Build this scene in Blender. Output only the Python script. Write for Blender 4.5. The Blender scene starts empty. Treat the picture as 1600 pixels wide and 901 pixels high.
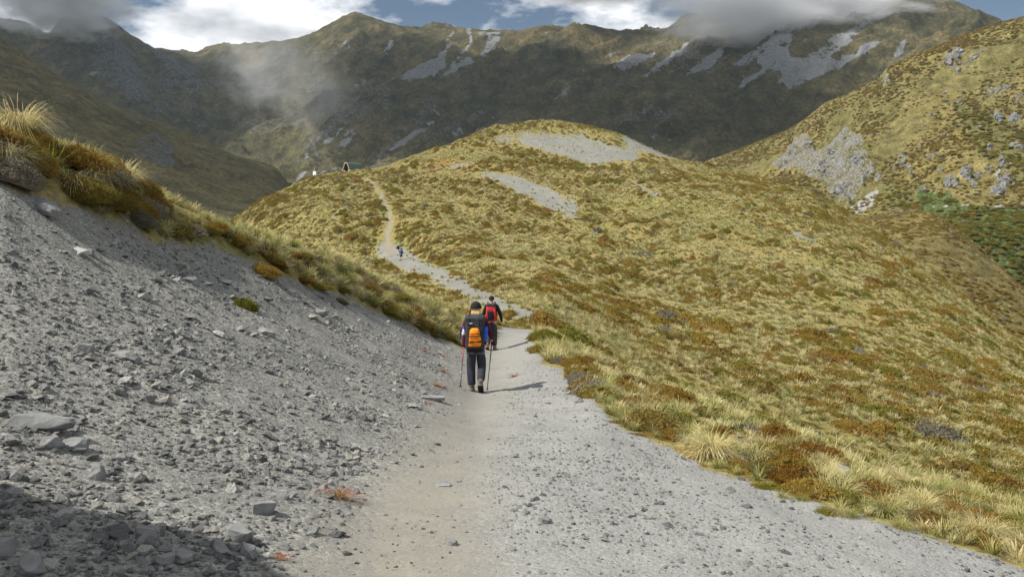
import bpy, bmesh, math, random
import numpy as np
from mathutils import Vector, Matrix, Euler

# ------------------------------------------------------------------ camera, sky, sun, exposure
SC = bpy.context.scene
COL = SC.collection
EYE = 1.65                                  # eye height above the ground at the photographer's feet
F = 1245.0                                  # focal length in pixels of the 1600 px wide photograph
PITCH = math.atan((450.5 - 330.0) / F)      # the camera looks down by this much
cam_d = bpy.data.cameras.new('camera'); cam = bpy.data.objects.new('camera', cam_d); COL.objects.link(cam)
cam.location = (0, 0, EYE); cam.rotation_euler = (math.pi / 2 - PITCH, 0, 0)
cam_d.sensor_width = 36.0; cam_d.lens = 36.0 * F / 1600.0
cam_d.clip_start = 0.05; cam_d.clip_end = 20000
SC.camera = cam

SUN_EL = math.radians(50)
SUN_AZ = math.atan2(-0.95, -0.27)           # direction towards the sun, measured as atan2(x, y)
TO_SUN = np.array([math.sin(SUN_AZ) * math.cos(SUN_EL), math.cos(SUN_AZ) * math.cos(SUN_EL), math.sin(SUN_EL)])
sun_d = bpy.data.lights.new('sun', 'SUN'); sun = bpy.data.objects.new('sun', sun_d); COL.objects.link(sun)
sun_d.energy = 5.0; sun_d.angle = math.radians(0.55); sun_d.color = (1.0, 0.955, 0.88)
sun.rotation_euler = Vector(TO_SUN).to_track_quat('Z', 'Y').to_euler()
sun.location = (-300, -120, 500)

world = bpy.data.worlds.new('World'); SC.world = world; world.use_nodes = True
wn = world.node_tree.nodes; wl = world.node_tree.links
for n in list(wn): wn.remove(n)
w_out = wn.new('ShaderNodeOutputWorld'); w_bg = wn.new('ShaderNodeBackground')
w_sky = wn.new('ShaderNodeTexSky'); w_sky.sky_type = 'NISHITA'; w_sky.sun_disc = False
w_sky.sun_elevation = SUN_EL; w_sky.sun_rotation = SUN_AZ; w_sky.altitude = 1200
w_tc = wn.new('ShaderNodeTexCoord')
w_map = wn.new('ShaderNodeMapping'); w_map.inputs['Scale'].default_value = (1, 1, 2.4); w_map.inputs['Location'].default_value = (0.35, 0.1, 0.62)
w_n1 = wn.new('ShaderNodeTexNoise'); w_n1.inputs['Scale'].default_value = 3.2; w_n1.inputs['Detail'].default_value = 9; w_n1.inputs['Roughness'].default_value = 0.56
w_r1 = wn.new('ShaderNodeValToRGB'); w_r1.color_ramp.elements[0].position = 0.455; w_r1.color_ramp.elements[1].position = 0.535
w_n2 = wn.new('ShaderNodeTexNoise'); w_n2.inputs['Scale'].default_value = 5.0; w_n2.inputs['Detail'].default_value = 6
w_r2 = wn.new('ShaderNodeValToRGB')
w_r2.color_ramp.elements[0].position = 0.27; w_r2.color_ramp.elements[0].color = (6.0, 6.4, 7.1, 1)
w_r2.color_ramp.elements[1].position = 0.42; w_r2.color_ramp.elements[1].color = (18.5, 18.6, 18.8, 1)
w_mix = wn.new('ShaderNodeMix'); w_mix.data_type = 'RGBA'
wl.new(w_tc.outputs['Generated'], w_map.inputs['Vector'])
wl.new(w_map.outputs[0], w_n1.inputs['Vector']); wl.new(w_map.outputs[0], w_n2.inputs['Vector'])
wl.new(w_n1.outputs['Fac'], w_r1.inputs['Fac']); wl.new(w_n2.outputs['Fac'], w_r2.inputs['Fac'])
wl.new(w_r1.outputs['Color'], w_mix.inputs['Factor']); wl.new(w_sky.outputs[0], w_mix.inputs['A']); wl.new(w_r2.outputs['Color'], w_mix.inputs['B'])
wl.new(w_mix.outputs['Result'], w_bg.inputs['Color']); wl.new(w_bg.outputs[0], w_out.inputs['Surface'])
w_bg.inputs['Strength'].default_value = 0.05

SC.view_settings.view_transform = 'Standard'; SC.view_settings.look = 'None'
SC.view_settings.exposure = 0.42; SC.view_settings.gamma = 1.0; SC.view_settings.use_curve_mapping = False
SC.render.engine = 'CYCLES'
SC.cycles.use_denoising = True
SC.cycles.max_bounces = 5; SC.cycles.diffuse_bounces = 2; SC.cycles.volume_bounces = 3; SC.cycles.transparent_max_bounces = 8
SC.cycles.volume_max_steps = 64

rng = np.random.default_rng(7)
random.seed(7)

# ------------------------------------------------------------------ pixels, noise, masks
CP, SP = math.cos(PITCH), math.sin(PITCH)
def pix_dir(u, v):
    a = (u - 800.0) / F; b = (450.5 - v) / F
    return np.array([a, CP + b * SP, -SP + b * CP])      # forward component of the camera = 1
def pix_point(u, v, d):
    """point at depth y = d along the pixel's ray, relative to the eye"""
    q = pix_dir(u, v); return q * (d / q[1])
def project(x, y, z):
    """world (z measured from the eye) -> pixel; arrays"""
    f = y * CP - z * SP
    up = y * SP + z * CP
    f = np.where(f < 0.05, 0.05, f)
    return 800.0 + F * x / f, 450.5 - F * up / f

def _hash(ix, iy, s):
    h = (ix.astype(np.int64) * 374761393 + iy.astype(np.int64) * 668265263 + s * 1442695041) & 0xffffffff
    h = ((h ^ (h >> 13)) * 1274126177) & 0xffffffff
    return ((h ^ (h >> 16)) & 0xffffff) / float(0xffffff)
def vnoise(x, y, s=0):
    ix = np.floor(x); iy = np.floor(y); fx = x - ix; fy = y - iy
    fx = fx * fx * fx * (fx * (fx * 6 - 15) + 10); fy = fy * fy * fy * (fy * (fy * 6 - 15) + 10)
    a = _hash(ix, iy, s); b = _hash(ix + 1, iy, s); c = _hash(ix, iy + 1, s); d = _hash(ix + 1, iy + 1, s)
    return (a + (b - a) * fx) * (1 - fy) + (c + (d - c) * fx) * fy
def fbm(x, y, s=0, octv=4, gain=0.5):
    r = np.zeros_like(x); amp = 1.0; tot = 0
    for k in range(octv):
        r += amp * (vnoise(x, y, s + 17 * k) * 2 - 1); tot += amp; amp *= gain
        x, y = x * 1.93 + 0.71 * y * 0.35, y * 1.93 - 0.71 * x * 0.35 / 1.93
    return r / tot
def ridged(x, y, s=0, octv=4):
    r = np.zeros_like(x); amp = 1.0; tot = 0
    for k in range(octv):
        n = 1 - np.abs(vnoise(x, y, s + 31 * k) * 2 - 1); r += amp * n * n; tot += amp; amp *= 0.5
        x, y = x * 2.03 + 5.1, y * 2.03 + 1.7
    return r / tot
def sstep(a, b, x):
    t = np.clip((x - a) / (b - a), 0, 1); return t * t * (3 - 2 * t)
def in_poly(px, py, poly):
    poly = np.array(poly, float); inside = np.zeros(px.shape, bool)
    x0, y0 = poly[:, 0].min(), poly[:, 1].min(); x1, y1 = poly[:, 0].max(), poly[:, 1].max()
    m = (px >= x0) & (px <= x1) & (py >= y0) & (py <= y1)
    qx = px[m]; qy = py[m]; ins = np.zeros(qx.shape, bool)
    j = len(poly) - 1
    for i in range(len(poly)):
        xi, yi = poly[i]; xj, yj = poly[j]
        c = ((yi > qy) != (yj > qy)) & (qx < (xj - xi) * (qy - yi) / ((yj - yi) if yj != yi else 1e-9) + xi)
        ins ^= c; j = i
    inside[m] = ins
    return inside
def ribbon(pts):
    """polyline of (u, v, half width) -> polygon"""
    L, R = [], []
    for i, (u, v, w) in enumerate(pts):
        a = pts[max(i - 1, 0)]; b = pts[min(i + 1, len(pts) - 1)]
        dx, dy = b[0] - a[0], b[1] - a[1]; n = math.hypot(dx, dy) or 1
        L.append((u - dy / n * w, v + dx / n * w)); R.append((u + dy / n * w, v - dx / n * w))
    return L + R[::-1]

# ------------------------------------------------------------------ materials
def newmat(name):
    m = bpy.data.materials.new(name); m.use_nodes = True
    nt = m.node_tree
    for n in list(nt.nodes): nt.nodes.remove(n)
    out = nt.nodes.new('ShaderNodeOutputMaterial')
    return m, nt, out
class NB:
    """small helper for node graphs"""
    def __init__(s, nt): s.nt = nt
    def n(s, t, **kw):
        o = s.nt.nodes.new(t)
        for k, v in kw.items():
            if k.startswith('_'): o.inputs[k[1:]].default_value = v
            else: setattr(o, k, v)
        return o
    def l(s, a, b): s.nt.links.new(a, b)
    def noise(s, vec, scale, detail=4, rough=0.55):
        o = s.n('ShaderNodeTexNoise', _Scale=scale, _Detail=detail, _Roughness=rough)
        if vec is not None: s.l(vec, o.inputs['Vector'])
        return o.outputs['Fac']
    def voro(s, vec, scale, feature='F1', out='Distance'):
        o = s.n('ShaderNodeTexVoronoi', _Scale=scale, feature=feature); s.l(vec, o.inputs['Vector'])
        return o.outputs[out]
    def ramp(s, fac, stops, interp='LINEAR'):
        o = s.n('ShaderNodeValToRGB'); cr = o.color_ramp; cr.interpolation = interp
        while len(cr.elements) < len(stops): cr.elements.new(0.5)
        for e, (p, c) in zip(cr.elements, stops):
            e.position = p; e.color = (*c, 1) if len(c) == 3 else c
        s.l(fac, o.inputs['Fac']); return o.outputs['Color']
    def mix(s, fac, a, b, blend='MIX'):
        o = s.n('ShaderNodeMix', data_type='RGBA', blend_type=blend)
        for inp, val in (('Factor', fac), ('A', a), ('B', b)):
            if isinstance(val, (int, float)): o.inputs[inp].default_value = val
            elif isinstance(val, tuple): o.inputs[inp].default_value = (*val, 1)
            else: s.l(val, o.inputs[inp])
        return o.outputs['Result']
    def math(s, op, a, b=0.0, c=None):
        o = s.n('ShaderNodeMath', operation=op)
        for i, val in enumerate((a, b) if c is None else (a, b, c)):
            if isinstance(val, (int, float)): o.inputs[i].default_value = val
            else: s.l(val, o.inputs[i])
        return o.outputs[0]
    def attr(s, name, out='Fac'):
        o = s.n('ShaderNodeAttribute', attribute_name=name); return o.outputs[out]
    def mapr(s, v, a, b, c, d):
        o = s.n('ShaderNodeMapRange'); s.l(v, o.inputs['Value'])
        for k, x in zip(('From Min', 'From Max', 'To Min', 'To Max'), (a, b, c, d)): o.inputs[k].default_value = x
        return o.outputs[0]
    def bsdf(s, out, color, rough=0.9, bump=None, strength=0.5, dist=0.02, spec=0.2):
        b = s.n('ShaderNodeBsdfPrincipled', _Roughness=rough)
        b.inputs['Specular IOR Level'].default_value = spec
        if isinstance(color, tuple): b.inputs['Base Color'].default_value = (*color, 1)
        else: s.l(color, b.inputs['Base Color'])
        if bump is not None:
            bp = s.n('ShaderNodeBump', _Strength=strength, _Distance=dist); s.l(bump, bp.inputs['Height']); s.l(bp.outputs[0], b.inputs['Normal'])
        s.l(b.outputs[0], out.inputs['Surface']); return b

def simple_mat(name, color, rough=0.8, var=0.15, scale=20, spec=0.25, bumpd=0.0):
    m, nt, out = newmat(name); g = NB(nt)
    tc = g.n('ShaderNodeTexCoord').outputs['Object']
    f = g.noise(tc, scale, 4)
    dark = tuple(max(0, c * (1 - var)) for c in color); lite = tuple(min(1, c * (1 + var)) for c in color)
    col = g.ramp(f, [(0.3, dark), (0.7, lite)])
    g.bsdf(out, col, rough, f if bumpd else None, 0.6, bumpd or 0.01, spec)
    return m

def ground_material():
    m, nt, out = newmat('alpine_ground'); g = NB(nt)
    pos = g.n('ShaderNodeNewGeometry').outputs['Position']
    gravel = g.attr('gravel'); path = g.attr('path'); moss = g.attr('moss')
    # gravel: chips of two sizes, each with its own grey
    w = g.n('ShaderNodeVectorMath', operation='ADD'); nz = g.n('ShaderNodeTexNoise', _Scale=18.0, _Detail=2.0); g.l(pos, nz.inputs['Vector'])
    sc = g.n('ShaderNodeVectorMath', operation='SCALE'); sc.inputs['Scale'].default_value = 0.018
    g.l(nz.outputs['Color'], sc.inputs[0]); g.l(pos, w.inputs[0]); g.l(sc.outputs[0], w.inputs[1]); wp = w.outputs[0]
    v1 = g.n('ShaderNodeTexVoronoi', _Scale=26.0); g.l(wp, v1.inputs['Vector'])
    v2 = g.n('ShaderNodeTexVoronoi', _Scale=75.0); g.l(wp, v2.inputs['Vector'])
    r1 = g.n('ShaderNodeSeparateColor'); g.l(v1.outputs['Color'], r1.inputs[0])
    r2 = g.n('ShaderNodeSeparateColor'); g.l(v2.outputs['Color'], r2.inputs[0])
    chip1 = g.ramp(r1.outputs[0], [(0.0, (.07, .071, .068)), (0.45, (.145, .145, .138)), (0.8, (.22, .22, .208)), (1.0, (.37, .37, .35))])
    chip2 = g.ramp(r2.outputs[1], [(0.0, (.12, .12, .114)), (0.6, (.225, .224, .212)), (1.0, (.36, .358, .338))])
    big = g.noise(pos, 0.55, 5); gcol = g.mix(0.55, chip1, chip2)
    tint = g.ramp(big, [(0.3, (.80, .80, .785)), (0.7, (1.11, 1.095, 1.04))])
    gcol = g.mix(1.0, gcol, tint, 'MULTIPLY')
    # trodden path: fine tan grit
    pn = g.noise(pos, 90, 4, 0.7); pn2 = g.noise(pos, 2.2, 4)
    pcol = g.ramp(pn, [(0.25, (.14, .132, .11)), (0.5, (.235, .222, .188)), (0.8, (.34, .325, .28))])
    pcol = g.mix(1.0, pcol, g.ramp(pn2, [(0.3, (.88, .88, .9)), (0.7, (1.06, 1.04, 1.0))]), 'MULTIPLY')
    pedge = g.math('ADD', path, g.math('MULTIPLY', g.math('SUBTRACT', g.noise(pos, 4.0, 6, .65), 0.5), 1.3))
    pf = g.mapr(pedge, 0.10, 1.05, 0, .9)
    fcol = g.ramp(g.noise(pos, 60, 5, .75), [(0.28, (.15, .151, .146)), (0.5, (.265, .266, .255)), (0.75, (.41, .41, .39))])
    gcol = g.mix(g.math('MULTIPLY', g.attr('fines'), g.mapr(g.noise(pos, 1.6, 5), .3, .7, .45, .85)), gcol, fcol)
    rock = g.mix(pf, gcol, pcol)
    # ground between the plants
    vn = g.noise(pos, 0.9, 6, 0.6); vn2 = g.noise(pos, 7.0, 5, 0.65); vn3 = g.noise(pos, 0.11, 3)
    vcol = g.ramp(vn2, [(0.28, (.08, .065, .022)), (0.46, (.19, .155, .057)), (0.62, (.29, .245, .105)), (0.8, (.40, .345, .18))])
    vcol = g.mix(1.0, vcol, g.ramp(vn, [(0.3, (.72, .78, .62)), (0.5, (1, 1, 1)), (0.7, (1.12, 1.05, 1.0))]), 'MULTIPLY')
    vcol = g.mix(1.0, vcol, g.ramp(vn3, [(0.35, (.82, .92, .75)), (0.65, (1.12, 1.04, 1.0))]), 'MULTIPLY')
    mcol = g.ramp(g.noise(pos, 14, 5), [(0.3, (.10, .055, .012)), (0.55, (.22, .12, .02)), (0.75, (.30, .21, .05))])
    gedge = g.math('ADD', gravel, g.math('MULTIPLY', g.math('SUBTRACT', g.noise(pos, 3.0, 6, 0.65), 0.5), 0.8))
    gedge = g.math('ADD', gedge, g.math('MULTIPLY', g.math('SUBTRACT', g.noise(pos, 0.35, 6, 0.6), 0.5), g.math('MULTIPLY', g.attr('far'), 1.5)))
    gf = g.mapr(gedge, 0.36, 0.66, 0, 1)
    soil = g.mix(moss, vcol, mcol)
    rock = g.mix(g.attr('far'), rock, g.mix(pf, g.mix(1.0, rock, (1.0, 1.0, .95), 'MULTIPLY'), g.mix(1.0, rock, (1.0, .90, .74), 'MULTIPLY')))
    col = g.mix(gf, soil, rock)
    # relief
    h = g.math('ADD', g.math('MULTIPLY', v1.outputs['Distance'], -0.7), g.math('MULTIPLY', v2.outputs['Distance'], -0.35))
    h = g.math('MULTIPLY', h, g.mapr(pf, 0, 1, 1.0, 0.12))
    h = g.math('ADD', h, g.math('MULTIPLY', pn, 0.05))
    g.bsdf(out, col, 0.95, h, 0.45, 0.03, 0.15)
    return m

def mountain_material(name, veg, rockc, screec, k=1.0):
    """tussock slopes, broken rock and scree far away; masks come from the surface itself"""
    m, nt, out = newmat(name); g = NB(nt)
    pos = g.n('ShaderNodeNewGeometry').outputs['Position']
    scree = g.attr('scree'); rock = g.attr('rock'); green = g.attr('green')
    n1 = g.noise(pos, 0.010 * k, 6, 0.6); n2 = g.noise(pos, 0.06 * k, 6, 0.68); n3 = g.noise(pos, 0.35 * k, 4, 0.7)
    c = g.ramp(n2, [(0.30, veg[0]), (0.45, veg[1]), (0.58, veg[2]), (0.75, veg[3])])
    c = g.mix(1.0, c, g.ramp(n1, [(0.3, (.70, .74, .66)), (0.5, (1, 1, 1)), (0.7, (1.25, 1.15, 1.0))]), 'MULTIPLY')
    c = g.mix(1.0, c, g.ramp(n3, [(0.3, (.42, .44, .42)), (0.5, (1, 1, 1)), (0.70, (1.55, 1.48, 1.3))]), 'MULTIPLY')
    gc = g.ramp(n3, [(0.32, (.026, .042, .013)), (0.47, (.055, .080, .024)), (0.58, (.095, .118, .042)), (0.68, (.16, .175, .08)), (0.76, (.30, .31, .22))])
    c = g.mix(g.mapr(g.math('ADD', green, g.math('MULTIPLY', g.math('SUBTRACT', n2, 0.5), 1.0)), 0.35, 0.65, 0, 1), c, gc)
    rn = g.math('ADD', rock, g.math('MULTIPLY', g.math('SUBTRACT', n2, 0.5), 1.0))
    rn = g.math('ADD', rn, g.math('MULTIPLY', g.math('SUBTRACT', n3, 0.5), 1.5))
    rc = g.ramp(n3, [(0.28, rockc[0]), (0.5, rockc[1]), (0.72, rockc[2])])
    c = g.mix(g.mapr(rn, 0.46, 0.60, 0, 1), c, rc)
    sn = g.math('ADD', scree, g.math('MULTIPLY', g.math('SUBTRACT', n2, 0.5), 2.1))
    sn = g.math('ADD', sn, g.math('MULTIPLY', g.math('SUBTRACT', n3, 0.5), 0.7))
    sc_ = g.ramp(n3, [(0.3, screec[0]), (0.7, screec[1])])
    c = g.mix(g.mapr(sn, 0.42, 0.60, 0, 1), c, sc_)
    h = g.math('ADD', n2, g.math('MULTIPLY', n3, 0.35))
    g.bsdf(out, c, 0.95, h, 0.9, 5.0 / k, 0.1)
    return m

# ------------------------------------------------------------------ terrain sheets
class Sheet:
    """A height field round the photographer: lofted through terrain lines (crests, gullies, edges), each a
    list of (u, v, depth) sightings, on a polar grid that gets coarser with distance."""
    def __init__(s, lines, th, lr, smooth=3):
        s.th = th; s.lr = lr
        K = len(lines); LR = np.zeros((K, len(th))); E = np.zeros((K, len(th)))
        for k, ln in enumerate(lines):
            pts = np.array([pix_point(u, v, d) for u, v, d in ln])
            t = np.arctan2(pts[:, 0], pts[:, 1]); r = np.hypot(pts[:, 0], pts[:, 1])
            o = np.argsort(t)
            LR[k] = np.interp(th, t[o], np.log(r[o])); E[k] = np.interp(th, t[o], (pts[:, 2] / r)[o])
            sm = smooth[k] if isinstance(smooth, (list, tuple)) else smooth
            if sm > 0:
                w = np.exp(-0.5 * (np.arange(-3 * sm, 3 * sm + 1) / sm) ** 2); w /= w.sum()
                pad = 3 * sm
                LR[k] = np.convolve(np.pad(LR[k], pad, mode='edge'), w, 'valid'); E[k] = np.convolve(np.pad(E[k], pad, mode='edge'), w, 'valid')
            if k: LR[k] = np.maximum(LR[k], LR[k - 1] + 0.02)
        h = np.diff(LR, axis=0); dl = np.diff(E, axis=0) / h
        M = np.zeros_like(E); M[0] = dl[0]; M[-1] = dl[-1]
        for k in range(1, K - 1):
            w1 = 2 * h[k] + h[k - 1]; w2 = h[k] + 2 * h[k - 1]
            same = dl[k] * dl[k - 1] > 0
            den = np.where(same, w1 / np.where(dl[k - 1] == 0, 1e-9, dl[k - 1]) + w2 / np.where(dl[k] == 0, 1e-9, dl[k]), 1)
            M[k] = np.where(same, (w1 + w2) / den, 0)
        Z = np.zeros((len(th), len(lr)))
        for i in range(len(th)):
            q = np.clip(lr, LR[0, i], LR[-1, i]); j = np.clip(np.searchsorted(LR[:, i], q) - 1, 0, K - 2)
            hh = h[j, i]; t = (q - LR[j, i]) / hh
            e = (2 * t**3 - 3 * t**2 + 1) * E[j, i] + (t**3 - 2 * t**2 + t) * hh * M[j, i] + (-2 * t**3 + 3 * t**2) * E[j + 1, i] + (t**3 - t**2) * hh * M[j + 1, i]
            Z[i] = e
        R = np.exp(lr)[None, :]
        s.LR = LR
        s.X = np.sin(th)[:, None] * R; s.Y = np.cos(th)[:, None] * R; s.Z = Z * R; s.R = R + 0 * Z
    def done(s):
        s.U, s.V = project(s.X, s.Y, s.Z)
    def z(s, x, y):
        x = np.asarray(x, float); y = np.asarray(y, float)
        t = np.arctan2(x, y); r = np.log(np.maximum(np.hypot(x, y), 1e-3))
        fi = np.interp(t, s.th, np.arange(len(s.th))); fj = np.clip((r - s.lr[0]) / (s.lr[1] - s.lr[0]), 0, len(s.lr) - 1.001)
        i = np.clip(fi.astype(int), 0, len(s.th) - 2); j = fj.astype(int); a = fi - i; b = fj - j
        Z = s.Z
        return (Z[i, j] * (1 - a) * (1 - b) + Z[i + 1, j] * a * (1 - b) + Z[i, j + 1] * (1 - a) * b + Z[i + 1, j + 1] * a * b)
    def sample(s, A, x, y):
        t = np.arctan2(x, y); r = np.log(np.maximum(np.hypot(x, y), 1e-3))
        i = np.clip(np.rint(np.interp(t, s.th, np.arange(len(s.th)))).astype(int), 0, len(s.th) - 1)
        j = np.clip(np.rint((r - s.lr[0]) / (s.lr[1] - s.lr[0])).astype(int), 0, len(s.lr) - 1)
        return A[i, j]
    def hit(s, u, v, rmin=1.5, rmax=None):
        """first point of the surface on the pixel's ray (z from the eye)"""
        q = pix_dir(u, v); hr = math.hypot(q[0], q[1]); rmax = rmax or math.exp(s.lr[-1])
        r = np.exp(np.linspace(math.log(rmin), math.log(rmax), 6000)); t = r / hr
        below = q[2] * t < s.z(q[0] * t, q[1] * t)
        k = int(np.argmax(below)) if below.any() else len(r) - 1
        return np.array([q[0] * t[k], q[1] * t[k], float(s.z(q[0] * t[k], q[1] * t[k]))])
    def visible(s, x, y, z, lift=0.3):
        """is the point (z from the eye) in front of every crest of this sheet"""
        r = np.hypot(x, y); t = np.arctan2(x, y); e = (z + lift) / r
        run = np.maximum.accumulate(s.Z / s.R, axis=1)
        i = np.clip(np.rint(np.interp(t, s.th, np.arange(len(s.th)))).astype(int), 0, len(s.th) - 1)
        j = np.clip(((np.log(r) - s.lr[0]) / (s.lr[1] - s.lr[0])).astype(int) - 1, 0, len(s.lr) - 1)
        return e > run[i, j]

def grid_object(name, sh, mat, attrs, facemask=None, kind='structure'):
    n, m = sh.X.shape
    idx = np.arange(n * m).reshape(n, m)
    a = idx[:-1, :-1]; b = idx[1:, :-1]; c = idx[1:, 1:]; d = idx[:-1, 1:]
    quads = np.stack([a, b, c, d], -1).reshape(-1, 4)
    if facemask is not None: quads = quads[facemask.reshape(-1)]
    used = np.zeros(n * m, bool); used[quads.ravel()] = True
    remap = np.cumsum(used) - 1
    co = np.stack([sh.X, sh.Y, sh.Z + EYE], -1).reshape(-1, 3)[used]
    quads = remap[quads]
    me = bpy.data.meshes.new(name)
    me.vertices.add(len(co)); me.vertices.foreach_set('co', co.ravel().astype(np.float32))
    me.loops.add(quads.size); me.loops.foreach_set('vertex_index', quads.ravel().astype(np.int32))
    me.polygons.add(len(quads)); me.polygons.foreach_set('loop_start', np.arange(0, quads.size, 4, dtype=np.int32))
    me.polygons.foreach_set('use_smooth', np.ones(len(quads), bool))
    me.update(calc_edges=True)
    for k, v in attrs.items():
        at = me.attributes.new(k, 'FLOAT', 'POINT'); at.data.foreach_set('value', v.reshape(-1)[used].astype(np.float32))
    # counter-clockwise seen from above
    if me.polygons[0].normal.z < 0: me.flip_normals()
    me.materials.append(mat)
    o = bpy.data.objects.new(name, me); COL.objects.link(o); o['kind'] = kind
    return o

D2R = math.pi / 180
th_in = np.arange(-36, 36.01, 0.105) * D2R
thA = np.concatenate([np.arange(-100, -36.2, 0.9) * D2R, th_in, np.arange(36.6, 100, 0.9) * D2R])
lrA = np.arange(math.log(0.8), math.log(640), 0.0125)

L0 = [(-400, 1850, 1.0), (0, 1900, 1.0), (800, 2150, 1.0), (1600, 2250, 1.0), (2000, 2300, 1.0)]
L1 = [(-400, 900, 3.3), (0, 900, 3.5), (300, 900, 4.0), (620, 900, 4.4), (900, 900, 4.5), (1200, 900, 4.7), (1600, 905, 5.3), (2000, 940, 5.2)]
L2 = [(-400, 650, 5.0), (0, 650, 5.6), (250, 680, 6.3), (560, 740, 6.7), (700, 740, 6.9), (930, 740, 7.2), (1130, 740, 7.8), (1370, 810, 6.5), (1600, 885, 5.7), (2000, 925, 5.5)]
L3 = [(-400, 450, 7.5), (0, 450, 8.2), (250, 500, 9.5), (480, 560, 11.2), (650, 600, 13.2), (745, 613, 14.8), (850, 620, 13.5), (930, 640, 11.2), (1040, 685, 9.6), (1130, 703, 9.1), (1370, 765, 8.0), (1600, 845, 6.6), (2000, 890, 6.2)]
L4 = [(-400, 230, 9.5), (0, 285, 10.5), (130, 312, 12), (250, 372, 13.5), (430, 432, 16.5), (560, 482, 20), (690, 532, 23.5), (770, 547, 26), (830, 532, 26), (900, 565, 21), (1000, 610, 16), (1100, 645, 13.5), (1250, 690, 11), (1400, 745, 9.6), (1600, 800, 8.2), (2000, 850, 7.4)]
L5 = [(-400, 120, 10.8), (0, 205, 11.8), (130, 246, 13.2), (240, 308, 15), (340, 352, 17), (430, 376, 19), (520, 408, 22.5), (640, 462, 26), (720, 497, 28.5), (800, 513, 31), (850, 517, 31), (900, 548, 25.5), (1000, 597, 18.5), (1100, 636, 15.5), (1250, 683, 12.8), (1400, 737, 11), (1600, 794, 9.5), (2000, 842, 8.6)]
L6 = [(-400, 240, 17), (0, 330, 22), (240, 420, 28), (430, 450, 32), (560, 470, 36), (640, 484, 40), (720, 512, 42), (800, 528, 40), (850, 540, 41), (1000, 645, 30), (1100, 690, 26), (1250, 760, 22), (1400, 820, 20), (1600, 880, 18), (2000, 940, 17)]
L7 = [(-400, 500, 60), (0, 560, 70), (240, 520, 80), (430, 450, 100), (520, 430, 110), (590, 405, 116), (627, 407, 112), (655, 418, 98), (720, 448, 73), (800, 484, 53), (850, 500, 47), (920, 545, 43), (1000, 592, 40), (1100, 634, 37), (1250, 683, 34), (1400, 735, 31), (1600, 795, 28), (2000, 860, 26)]
L8 = [(-400, 600, 140), (0, 600, 150), (240, 480, 150), (430, 372, 140), (520, 330, 148), (560, 318, 155), (600, 318, 155), (640, 332, 146), (720, 350, 132), (800, 370, 120), (900, 400, 106), (1000, 430, 95), (1150, 470, 80), (1300, 510, 70), (1450, 560, 62), (1600, 640, 52), (2000, 760, 45)]
L9 = [(-400, 620, 190), (0, 620, 190), (240, 450, 175), (400, 334, 170), (430, 315, 172), (490, 279, 192), (545, 274, 200), (600, 275, 200), (660, 264, 205), (760, 243, 212), (880, 233, 222), (960, 245, 212), (1060, 275, 190), (1150, 305, 165), (1270, 345, 140), (1360, 392, 122), (1450, 446, 106), (1600, 560, 86), (2000, 720, 68)]
L10 = [(-400, 600, 220), (0, 600, 210), (240, 440, 195), (400, 320, 185), (420, 307, 190), (490, 272, 205), (545, 268, 212), (600, 263, 218), (660, 242, 228), (760, 203, 248), (820, 193, 260), (880, 190, 268), (960, 204, 260), (1060, 251, 236), (1150, 272, 210), (1270, 302, 185), (1360, 360, 160), (1450, 422, 138), (1600, 547, 108), (2000, 700, 84)]
L11 = [(u, v + 45, d * 1.3) for u, v, d in L10]
L12 = [(u, max(v + 150, 430), d * 2.3) for u, v, d in L10]
A = Sheet([L0, L1, L2, L3, L4, L5, L6, L7, L8, L9, L10, L11, L12], thA, lrA, smooth=5)
near_gravel = [(-900, 250), (-400, 245), (0, 290), (60, 302), (130, 325), (200, 350), (250, 380), (330, 380), (400, 408), (440, 428), (520, 458), (600, 490), (690, 532), (725, 545), (752, 530), (770, 518), (800, 506), (828, 512), (828, 533), (845, 560), (895, 600), (930, 640), (985, 672), (1060, 705), (1130, 740), (1230, 775), (1370, 810), (1500, 850), (1600, 890), (2200, 1100), (9000, 3000), (9000, 9e5), (-9000, 9e5), (-9000, 100)]
path_poly = [(440, 900), (520, 820), (600, 740), (660, 680), (700, 620), (715, 590), (738, 562), (752, 548), (775, 522), (800, 508), (826, 513), (822, 540), (800, 562), (792, 600), (786, 640), (772, 690), (762, 740), (752, 800), (795, 900), (900, 3000), (200, 3000)]
far_gravel = [
    [(586, 386), (600, 374), (612, 378), (636, 385), (660, 400), (700, 418), (745, 445), (800, 472), (845, 490), (842, 502), (815, 500), (770, 486), (735, 470), (700, 450), (655, 428), (622, 412), (592, 402)],
    [(762, 209), (790, 208), (840, 209), (905, 211), (925, 218), (960, 226), (985, 234), (1000, 246), (985, 255), (955, 254), (920, 258), (885, 248), (850, 238), (820, 226), (795, 221), (765, 219)],
    [(966, 208), (1000, 218), (1040, 236), (1072, 253), (1050, 250), (1020, 243), (990, 233), (972, 218)],
    [(643, 270), (665, 264), (700, 258), (752, 252), (756, 255), (730, 262), (700, 267), (660, 273)],
    [(735, 266), (770, 268), (800, 276), (830, 284), (850, 294), (880, 306), (905, 322), (898, 345), (868, 330), (838, 318), (800, 297), (765, 284)],
    [(963, 270), (985, 280), (1010, 292), (1036, 305), (1028, 309), (1000, 298), (975, 284)],
    [(1230, 353), (1255, 362), (1268, 374), (1280, 386), (1262, 378), (1240, 364)],
    [(508, 346), (530, 325), (540, 322), (536, 330), (515, 348)],
    [(530, 368), (545, 352), (560, 341), (562, 344), (548, 358), (534, 371)],
]
track_poly = ribbon([(612, 392, 8), (607, 372, 5), (609, 350, 4), (604, 325, 4), (597, 305, 3.5), (588, 290, 3), (578, 280, 2.4)])
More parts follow.
